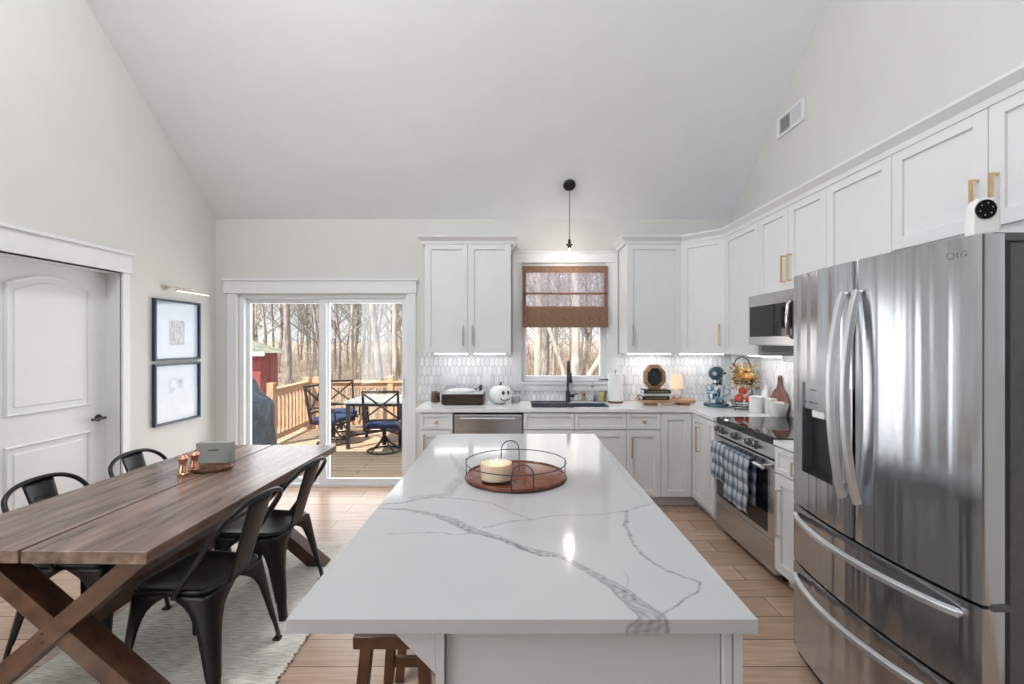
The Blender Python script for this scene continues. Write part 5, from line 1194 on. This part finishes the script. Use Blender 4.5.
for k in range(12): a_ = 2*PI*k/12; mb.tube([(0,0,.228),(math.cos(a_)*.07,math.sin(a_)*.07,.232),(math.cos(a_)*.09,math.sin(a_)*.09,.285)],.002,4)
mb.build('upper_basket','black',r)
TS = Matrix.Translation((tx_,ty_,W0)) @ Matrix.Rotation(-.12,4,'Z')
M['apple'] = nm('red_apple',(.55,.04,.03),(.72,.12,.06),.25,scale=9); M['orange'] = nm('orange_gourd',(.68,.25,.05),(.78,.36,.10),.4,scale=9); M['gold'] = nm('yellow_gourd',(.60,.40,.10),(.72,.52,.18),.45,scale=9)
def fruit(p, r_, m, label, cat, grp, name, ribs=0, sz=.88):
    c = TS @ Vector(p); o = thing(name, label, cat, c, random.random()*6, grp)
    pf = [(0,.10)]+[(math.sin(PI*i/12)*(1-.0), 1-math.cos(PI*i/12)) for i in range(1,12)]+[(0,1.88)]
    MB().lathe([(a_*r_,b_*r_*sz) for a_,b_ in pf],seg=32,mod=(lambda t,z:1-.07*(1-abs(math.sin(t*PI*ribs)))**2) if ribs else None).build('flesh',m,o,smooth=True)
    MB().tube([(0,0,r_*1.6),(.002,0,r_*2.05),(.006,0,r_*2.25)],[.0025+.002*(ribs>0)]*3,6).build('stem','walnut',o)
for p in ((-.058,-.045,.065),(.025,-.062,.065),(.064,.020,.067),(-.025,.042,.067),(-.015,-.020,.136)): fruit(p,.038,'apple','red apple in the lower basket of the wire stand','apple','red apples in the wire stand','apple')
for p in ((.035,-.05,.028),): fruit((.055,-.075,.022),.022,'gold','small yellow gourd beneath the apples in the wire stand','gourd',None,'gourd',8)
fruit((-.005,-.04,.255),.050,'orange','orange ribbed pumpkin at the centre of the upper basket','pumpkin',None,'pumpkin',10,.8)
for p, q in (((-.06,.0,.28),.033),((.055,-.01,.275),.032),((0,.045,.285),.034),((-.045,-.04,.315),.024),((.03,.01,.335),.028)): fruit(p,q,'gold','yellow gourd packed around the orange pumpkin in the upper basket','gourd','yellow gourds in the wire stand','gourd',8,1.0)
mb = MB(); rnd = random.Random(5)
for i in range(150):
    a_ = rnd.uniform(0,2*PI); rr_ = rnd.uniform(.06,.15); z = rnd.uniform(.19,.42); c = Vector((math.cos(a_)*rr_*.75,math.sin(a_)*rr_*.7-.01,z)); d1 = Vector((rnd.uniform(-1,1),rnd.uniform(-1,1),rnd.uniform(-1,1))).normalized(); d2 = d1.orthogonal().normalized(); s_ = rnd.uniform(.015,.030)
    v = [mb.bm.verts.new(c+d1*s_*q[0]+d2*s_*q[1]) for q in ((-1,0),(-.3,.45),(.5,.35),(1.1,0),(.5,-.35),(-.3,-.45))]; mb.bm.faces.new(v)
for i in range(14):
    a_ = rnd.uniform(-.4,PI+.4) if i % 2 else rnd.uniform(-.3,.6); L2 = rnd.uniform(.10,.17); mb.tube([(0,0,.27),(math.cos(a_)*L2*.5,-.02,.27+math.sin(a_)*L2*.35),(math.cos(a_)*L2,-.03,.27+math.sin(a_)*L2*.7)],.0015,4)
o = mb.build('autumn_foliage', nm('autumn_leaves',(.22,.08,.03),(.70,.45,.14),.7,scale=14), None); o.matrix_world = TS
tag(o,'autumn leaves and twigs wound through the wire stand','foliage'); o['kind']='stuff'; o.location = TS.translation; o.rotation_euler=(0,0,-.12)
# bottle, canisters, bowl, board
def pot(name, x, y, prof, label, cat, m='whiteceramic', **k):
    return solo(MB().lathe(prof,(x,y,W0),32).build(name,m,None,smooth='auto'),label,cat,**k)
pot('ceramic_bottle',2.235,4.03,[(0,0),(.040,0),(.044,.006),(.044,.13),(.020,.185),(.013,.21),(.013,.235),(.017,.24),(.017,.25),(0,.25)],'tall white bottle behind the white canisters beside the range','bottle')
r = thing('canister', 'white ceramic canister in front of the tall white bottle', 'canister', (2.113,3.96,W0)); MB().lathe([(0,0),(.050,0),(.054,.006),(.054,.125),(.050,.13),(0,.13)],seg=32).build('canister_body','whiteceramic',r,smooth='auto'); MB().lathe([(0,.131),(.055,.131),(.056,.142),(.02,.148),(0,.149)],seg=32).build('lid','whiteceramic',r,smooth='auto')
r = thing('canister', 'white ceramic canister against the wooden paddle board', 'canister', (2.208,3.89,W0)); MB().lathe([(0,0),(.046,0),(.050,.006),(.050,.115),(.046,.12),(0,.12)],seg=32).build('canister_body','whiteceramic',r,smooth='auto'); MB().lathe([(0,.121),(.051,.121),(.052,.13),(.02,.136),(0,.137)],seg=32).build('lid','whiteceramic',r,smooth='auto')
pot('ceramic_bowl',2.195,3.765,[(0,0),(.045,0),(.052,.006),(.072,.07),(.078,.115),(.074,.115),(.066,.07),(.045,.014),(0,.012)],'white ceramic bowl nearest the cooktop','bowl')
r = thing('paddle_board', 'dark reddish wooden paddle board leaning on the tile beside the range', 'cutting board', (2.262,3.865,W0))
P = [(-.085,0),(.085,0)]
P = [(.095,0),(.115,.07),(.112,.13),(.08,.185),(.035,.22),(.022,.25),(.024,.30),(.012,.325),(-.012,.325),(-.024,.30),(-.022,.25),(-.035,.22),(-.08,.185),(-.112,.13),(-.115,.07),(-.095,0)]
MB().extr([(0,a_*1.18,b_*1.02) for a_,b_ in P],(.014,0,0)).build('board','redboard',r,bevel=.003); r.rotation_euler=(0,0,0)
MB().tube(arc((-.001,0,.30),.010,0,2*PI*15/16,15,'yz'),.003,5,closed=True).build('hanging_hole','black',r)

# ------------------------------------------------------------------ outdoors
DZ = -.15
def deck_mat():
    m = nm('deck_boards', (.42,.30,.20), (.60,.45,.32), .7, scale=3, stretch=(1,12,1), detail=6)
    nt = m.node_tree; N = nt.nodes; L = nt.links; b = N['Principled BSDF']; tc = N.new('ShaderNodeTexCoord')
    br = N.new('ShaderNodeTexBrick'); br.inputs['Scale'].default_value=1; br.inputs['Brick Width'].default_value=4; br.inputs['Row Height'].default_value=.145; br.inputs['Mortar Size'].default_value=.005
    L.new(tc.outputs['Object'], br.inputs[0]); bp = N.new('ShaderNodeBump'); bp.invert=True; bp.inputs['Strength'].default_value=1; bp.inputs['Distance'].default_value=.01; L.new(br.outputs['Fac'], bp.inputs['Height']); L.new(bp.outputs[0], b.inputs['Normal'])
    src = b.inputs['Base Color'].links[0].from_socket; mx = N.new('ShaderNodeMix'); mx.data_type='RGBA'; L.new(br.outputs['Fac'], mx.inputs[0]); L.new(src, mx.inputs[6]); mx.inputs[7].default_value=(.08,.05,.035,1); L.new(mx.outputs[2], b.inputs['Base Color']); return m
M['deck'] = deck_mat(); M['rail'] = nm('cedar_rail',(.50,.31,.17),(.64,.42,.26),.7,scale=4,stretch=(6,6,2))
struct('deck', MB().box(-5.6,1.2,WF+T+.01,8.95,DZ-.12,DZ), 'deck')
M['ground'] = nm('leaf_litter',(.24,.17,.115),(.52,.44,.34),.95,scale=1.2,detail=9,bump=.5,bscale=6,dist=.1)
mb = MB(); gy = [4.9,9,14,20,30,42,60,90]; gz = [-1.3,-1.3,-1.25,-1.1,-.8,-.3,.5,1.6]; rows=[]
for y, z in zip(gy, gz): rows.append([mb.bm.verts.new((x*(1+y/30)*2.2, y, z+.12*math.sin(x*1.7+y))) for x in range(-16,17)])
for A, B in zip(rows,rows[1:]):
    for k in range(32): mb.bm.faces.new([A[k],A[k+1],B[k+1],B[k]])
struct('ground', mb, 'ground', smooth=True)
def gz_at(y):
    for i in range(len(gy)-1):
        if gy[i] <= y <= gy[i+1]: return gz[i]+(gz[i+1]-gz[i])*(y-gy[i])/(gy[i+1]-gy[i])
    return gz[-1]
# railing
def railing(label, p0, p1, posts, name='deck_railing'):
    p0 = Vector((*p0,DZ)); p1 = Vector((*p1,DZ)); r = thing(name, label, 'railing', (p0+p1)/2); L_ = (p1-p0).length; t = (p1-p0)/L_
    for q, hh in posts: c = p0+t*q; MB().box(c.x-.055,c.x+.055,c.y-.055,c.y+.055,DZ,DZ+hh).build('post','rail',r,w=True,bevel=.006)
    up = Vector((0,0,1)); MB().beam(p0+up*.905,p1+up*.905,.13,.036).build('top_rail','rail',r,w=True,bevel=.004)
    MB().beam(p0+up*.84,p1+up*.84,.04,.09).build('upper_rail','rail',r,w=True); MB().beam(p0+up*.12,p1+up*.12,.04,.09).build('bottom_rail','rail',r,w=True)
    n = int(L_/.135)
    for i in range(1,n):
        c = p0+t*(L_*i/n)
        if min(abs((c-(p0+t*q)).length) for q,_ in posts) < .07: continue
        MB().box(c.x-.019,c.x+.019,c.y-.019,c.y+.019,DZ+.06,DZ+.86).build('baluster','rail',r,w=True)
railing('short cedar deck railing running away beside the covered grill', (-3.90,7.35),(-3.98,8.80),[(0,1.02),(1.45,1.0)])
railing('long cedar deck railing across the back of the deck', (-3.90,8.86),(1.1,8.86),[(0.08,1.0),(X(391,8.86)+3.9,1.02),(3.3,1.0),(4.95,1.0)])
# grill cover
mb = MB(); rings=[]; gx, gyy = -4.02, 6.25; rnd = random.Random(2)
for i,(z,hx_,hy_) in enumerate(((0,.70,.34),(.25,.69,.33),(.5,.66,.32),(.78,.66,.33),(.86,.64,.32),(.98,.47,.31),(1.14,.42,.26),(1.24,.36,.17),(1.26,.2,.1))):
    R_ = []
    for k in range(40):
        a_ = 2*PI*k/40; ca, sa = math.cos(a_), math.sin(a_); f = 1/max(abs(ca)**4+abs(sa)**4,1e-6)**.25*(1+.025*math.sin(k*1.9+z*3)*(1-z/1.4)); R_.append(mb.bm.verts.new((gx+ca*f*hx_,gyy+sa*f*hy_,DZ+.002+z)))
    rings.append(R_)
for A,B in zip(rings,rings[1:]):
    for k in range(40): mb.bm.faces.new([A[k],A[(k+1)%40],B[(k+1)%40],B[k]])
mb.bm.faces.new(rings[-1]); mb.bm.faces.new(rings[0][::-1])
solo(mb.build('grill_cover', nm('blue_grey_tarp',(.06,.085,.12),(.11,.15,.20),.45,scale=4,bump=.9,bscale=4,dist=.12), None, smooth=True),'grill under a dark blue-grey cover on the deck','grill')
# shed
r = thing('garden_shed', 'red shed with a mossy green roof beyond the deck', 'shed', (-9.6,15,-1.25)); M['red'] = nm('red_siding',(.27,.05,.045),(.36,.08,.07),.7,scale=6,stretch=(8,8,1)); M['moss'] = nm('mossy_shingles',(.15,.18,.18),(.34,.35,.22),.9,scale=3,detail=6)
MB().box(-11.6,-7.55,13.6,14.6,-1.3,1.18).build('walls','red',r,w=True)
mb = MB(); mb.extr([(-11.9,13.35,1.20),(-7.30,13.35,1.20),(-9.6,13.35,1.95)],(0,1.5,0)); mb.build('roof','moss',r,w=True)
MB().box(-11.92,-7.28,13.30,13.36,1.12,1.24).build('fascia','trim',r,w=True)
MB().box(-9.9,-9.0,13.55,13.6,-1.2,.8).build('shed_door','red',r,w=True)
# patio furniture
M['iron'] = nm('bronze_metal',(.022,.020,.020),(.035,.03,.03),.4,.4,scale=10); M['cush'] = nm('navy_cushion',(.018,.035,.10),(.03,.05,.14),.9,scale=30)
ptx0, ptx1, pty0, pty1 = -2.64,-1.72,7.10,8.10
r = thing('patio_table', 'square metal patio table with a pale slatted top on the deck', 'table', ((ptx0+ptx1)/2,(pty0+pty1)/2,DZ))
mb = MB(); mb.box(ptx0,ptx1,pty0,pty1,.565,.60); mb.build('tabletop', nm('pale_grey_top',(.30,.33,.33),(.48,.51,.50),.3,scale=12), r, w=True, bevel=.004)
MB().box(ptx0+.02,ptx1-.02,pty0+.02,pty1-.02,.52,.565).build('apron','iron',r,w=True)
for xq in (ptx0+.05,ptx1-.05):
    for yq in (pty0+.05,pty1-.05): MB().box(xq-.025,xq+.025,yq-.025,yq+.025,DZ,.53).build('leg','iron',r,w=True)
mb = MB().beam((ptx0+.05,pty0+.05,DZ+.2),(ptx1-.05,pty1-.05,DZ+.2),.03,.03); mb.beam((ptx1-.05,pty0+.05,DZ+.23),(ptx0+.05,pty1-.05,DZ+.23),.03,.03); mb.build('cross_brace','iron',r,w=True)
def patio_chair(label, loc, rz):
    r = thing('patio_chair', label, 'chair', loc, rz, 'swivel patio chairs on the deck'); hw = .25
    mb = MB(); mb.beam((-.24,-.24,.36),(.24,-.24,.36),.03,.03); mb.beam((-.24,.24,.36),(.24,.24,.36),.03,.03); mb.beam((-.24,-.24,.36),(-.24,.24,.36),.03,.03); mb.beam((.24,-.24,.36),(.24,.24,.36),.03,.03); mb.build('seat_frame','iron',r)
    mb = MB(); 
    for s in (-1,1): mb.beam((s*hw,-.24,.36),(s*(hw-.0),-.36,.96),.034,.034,(1,0,0))
    mb.beam((-hw,-.36,.95),(hw,-.36,.95),.034,.034); mb.beam((-hw,-.275,.52),(hw,-.275,.52),.028,.028)
    mb.beam((-hw,-.28,.54),(hw,-.355,.93),.024,.024,(0,1,0)); mb.beam((hw,-.28,.54),(-hw,-.355,.93),.024,.024,(0,1,0)); mb.build('backrest','iron',r)
    for s in (-1,1): MB().tube([(s*.27,-.28,.62),(s*.29,-.05,.62),(s*.29,.2,.60),(s*.27,.22,.37)],.016,8).build('armrest','iron',r,smooth=True)
    MB().box(-.24,.24,-.22,.25,.38,.46).build('cushion','cush',r,bevel=.03,seg=3)
    mb = MB().cyl((0,0,.10),(0,0,.36),.03,12); mb.tube(arc((0,0,.018),.25,0,2*PI*31/32,31,'xy'),.014,6,closed=True)
    for k in range(4): a_ = PI/4+k*PI/2; mb.tube([(0,0,.26),(math.cos(a_)*.1,math.sin(a_)*.1,.12),(math.cos(a_)*.25,math.sin(a_)*.25,.02)],.013,6)
    mb.build('swivel_base','iron',r,smooth=True); return r
pc_ = patio_chair('patio chair with its crossed back toward the house, in front of the patio table', (-1.98,7.0,DZ), .12)
dup(pc_, (-2.98,7.55,DZ), -PI/2-.2, 'patio chair at left side of the patio table, near the railing')
dup(pc_, (-3.10,8.22,DZ), PI+.5, 'patio chair behind the patio table at its left corner')
dup(pc_, (-1.52,7.9,DZ), PI/2+.3, 'patio chair at the right side of the patio table, cut by the door frame')

# woods
BARK = [nm('grey_bark',(.17,.15,.14),(.40,.36,.33),.95,scale=4,stretch=(3,3,.8),detail=7,bump=.5,bscale=10,dist=.03), nm('pale_bark',(.34,.30,.26),(.58,.53,.47),.9,scale=3,stretch=(3,3,.8),detail=6)]
def tree_mesh(seed, h, r0, bend=0.0, fork=False, lo=.28, nb=16, wig=.12):
    rnd = random.Random(seed); mb = MB()
    def limb(p, d, L_, r_, depth, seg):
        P = [p]; n = 6 if depth == 0 else 4; R_ = [r_]
        for i in range(n):
            d = (d+Vector((rnd.uniform(-1,1),rnd.uniform(-1,1),rnd.uniform(-.2,.6)*(depth>0)))*(wig if depth==0 else .22)).normalized(); P.append(P[-1]+d*L_/n); R_.append(r_*(1-(i+1)/n*(.72 if depth==0 else .85)))
        mb.tube(P,R_,seg); 
        if depth >= 3: return
        k = nb if depth == 0 else (5 if depth == 1 else 4)
        for j in range(k):
            t = rnd.uniform(lo if depth==0 else .25,1)*n; i = min(int(t),n-1); q = P[i].lerp(P[i+1],t-i); rr_ = R_[i]*(.42 if depth==0 else .5)
            a_ = rnd.uniform(0,2*PI); o = Vector((math.cos(a_),math.sin(a_),rnd.uniform(.3,1.1))).normalized()
            limb(q,(o+d*.2).normalized(),L_*rnd.uniform(.16,.34) if depth==0 else L_*rnd.uniform(.4,.65),max(rr_,.006),depth+1,max(3,seg-2-depth))
    d0 = Vector((bend,0,1)).normalized(); limb(Vector((0,0,-.3)),d0,h,r0,0,9)
    if fork:
        limb(Vector((0,0,fork)),Vector((.55,0,.8)).normalized(),h*.6,r0*.7,0,8); limb(Vector((.0,0,fork*.7)),Vector((-.35,.1,1)).normalized(),h*.5,r0*.5,0,8)
    me = mb.build('tree_mesh', BARK[0], None, smooth=True); data = me.data; bpy.data.objects.remove(me); return data
protos = [tree_mesh(11,15,.10,lo=.12,nb=22),tree_mesh(12,17,.085,lo=.12,nb=22),tree_mesh(13,13,.07,.03,lo=.1,nb=24),tree_mesh(14,16,.11,-.02,lo=.12,nb=22),tree_mesh(15,11,.05,.05,lo=.08,nb=26)]
protos_p = []
for p in protos: q = p.copy(); q.materials.clear(); q.materials.append(BARK[1]); protos_p.append(q)
def tree(data, x, y, label, rz=0, s=1, group=None):
    o = bpy.data.objects.new('bare_tree', data); COL.objects.link(o); o.location = (x,y,gz_at(y)); o.rotation_euler=(0,0,rz); o.scale=(s,s,s); return tag(o,label,'tree',group)
def fresh(seed,h,r0,mt,**k):
    d = tree_mesh(seed,h,r0,**k); d.materials.clear(); d.materials.append(BARK[mt]); return d
tree(fresh(31,16,.115,0,lo=.45,wig=.03), X(292,13.5),13.5,'thick dark straight tree seen through the left glass panel')
tree(fresh(32,16,.12,0,bend=-.10,lo=.5,wig=.02), X(388,14),14,'dark leaning tree trunk behind the deck post in the right glass panel')
tree(fresh(33,15,.10,1,lo=.4,wig=.03), X(394.5,15),15,'pale straight tree just right of the leaning trunk')
tree(fresh(34,15,.14,1,lo=.5,wig=.02), X(538,14),14,'thick pale tree at the left of the sink window')
tree(fresh(35,15,.13,0,lo=.5,wig=.02), X(545,12.5),12.5,'dark trunk beside the pale one in the sink window')
tree(fresh(36,12,.13,1,fork=1.5,lo=.5,wig=.06), X(583,9.8)+.05,11,'pale forked tree at the right of the sink window')
tree(fresh(37,14,.08,1,lo=.3,wig=.05), X(553,15),15,'slim pale tree left of the faucet in the sink window')
rnd = random.Random(21); placed = 0; tries = 0
while placed < 62 and tries < 2000:
    tries += 1; y = rnd.uniform(19,48); px_c = rnd.choice([rnd.uniform(235,415)]*3+[rnd.uniform(515,612)])
    x = X(px_c,y)+rnd.uniform(-.3,.3)
    if x < -6.5 and y < 18: continue
    k = rnd.randrange(5); pale = rnd.random() < .3
    o = tree((protos_p if pale else protos)[k], x, y, 'slim pale bare tree in the woods behind the deck' if pale else 'slim dark bare tree in the woods behind the deck', rnd.uniform(0,6.28), rnd.uniform(.75,1.15), 'pale trees in the woods' if pale else 'dark trees in the woods'); placed += 1
# far thicket and evergreen saplings: nobody could count them
def brush(name, n, y0, y1, h0, h1, r_, m, label, seed, cat):
    rnd = random.Random(seed); mb = MB()
    for i in range(n):
        y = rnd.uniform(y0,y1); px_c = rnd.uniform(225,625); x = X(px_c,y); z = gz_at(y)-.1; h = rnd.uniform(h0,h1)*rnd.random()**.5; lean = rnd.uniform(-.2,.2)
        P = [Vector((x,y,z)),Vector((x+lean*h*.5,y,z+h*.5)),Vector((x+lean*h*.8+rnd.uniform(-.1,.1),y,z+h))]; mb.tube(P,[r_,r_*.7,r_*.2],3)
        for k in range(3):
            t = rnd.uniform(.2,.9); q = P[0].lerp(P[2],t); a_ = rnd.uniform(-1.2,1.2); mb.tube([q,q+Vector((math.sin(a_),rnd.uniform(-.3,.3),math.cos(a_)))*h*rnd.uniform(.15,.4)],[r_*.5,r_*.15],3)
    o = mb.build(name,m,None); tag(o,label,cat); o['kind']='stuff'; return o
brush('woodland_thicket',420,40,62,3,13,.035,nm('thicket_bark',(.50,.47,.43),(.72,.69,.64),.95,scale=1),'dense far thicket of bare saplings behind the woods',41,'thicket')
brush('undergrowth',3200,13,42,.5,3.2,.013,nm('dry_brush',(.16,.12,.09),(.38,.31,.25),.95,scale=1),'dry brown undergrowth on the forest floor',42,'undergrowth')
M['ever'] = nm('pale_evergreen',(.14,.18,.08),(.34,.38,.20),.9,scale=1.5)
def evergreen(x, y, h, label, seed):
    rnd = random.Random(seed); r = thing('evergreen_tree',label,'tree',(x,y,gz_at(y))); MB().tube([(0,0,0),(0,0,h)],[.07,.01],6).build('trunk',BARK[0],r)
    mb = MB()
    for i in range(1500):
        t = rnd.random()**.7; z = h*(.12+.88*t); R_ = (1-t)*h*.24+.1; a_ = rnd.uniform(0,6.28); q = rnd.random()**.5*R_; c = Vector((math.cos(a_)*q,math.sin(a_)*q,z-q*.2)); d = Vector((math.cos(a_),math.sin(a_),rnd.uniform(-.5,.3)))*.16; s_ = d.cross(Vector((0,0,1))).normalized()*.03
        mb.bm.faces.new([mb.bm.verts.new(c-s_),mb.bm.verts.new(c+s_),mb.bm.verts.new(c+d)])
    o = mb.build('foliage',M['ever'],r); o['kind']='stuff'
evergreen(X(368,24),24,6.0,'pale green young evergreen left of the leaning trunk',51); evergreen(X(310,27),27,7,'pale green evergreen seen just left of the door mullion',52); evergreen(X(353,30),30,6,'pale green evergreen farther back in the right glass panel',53)
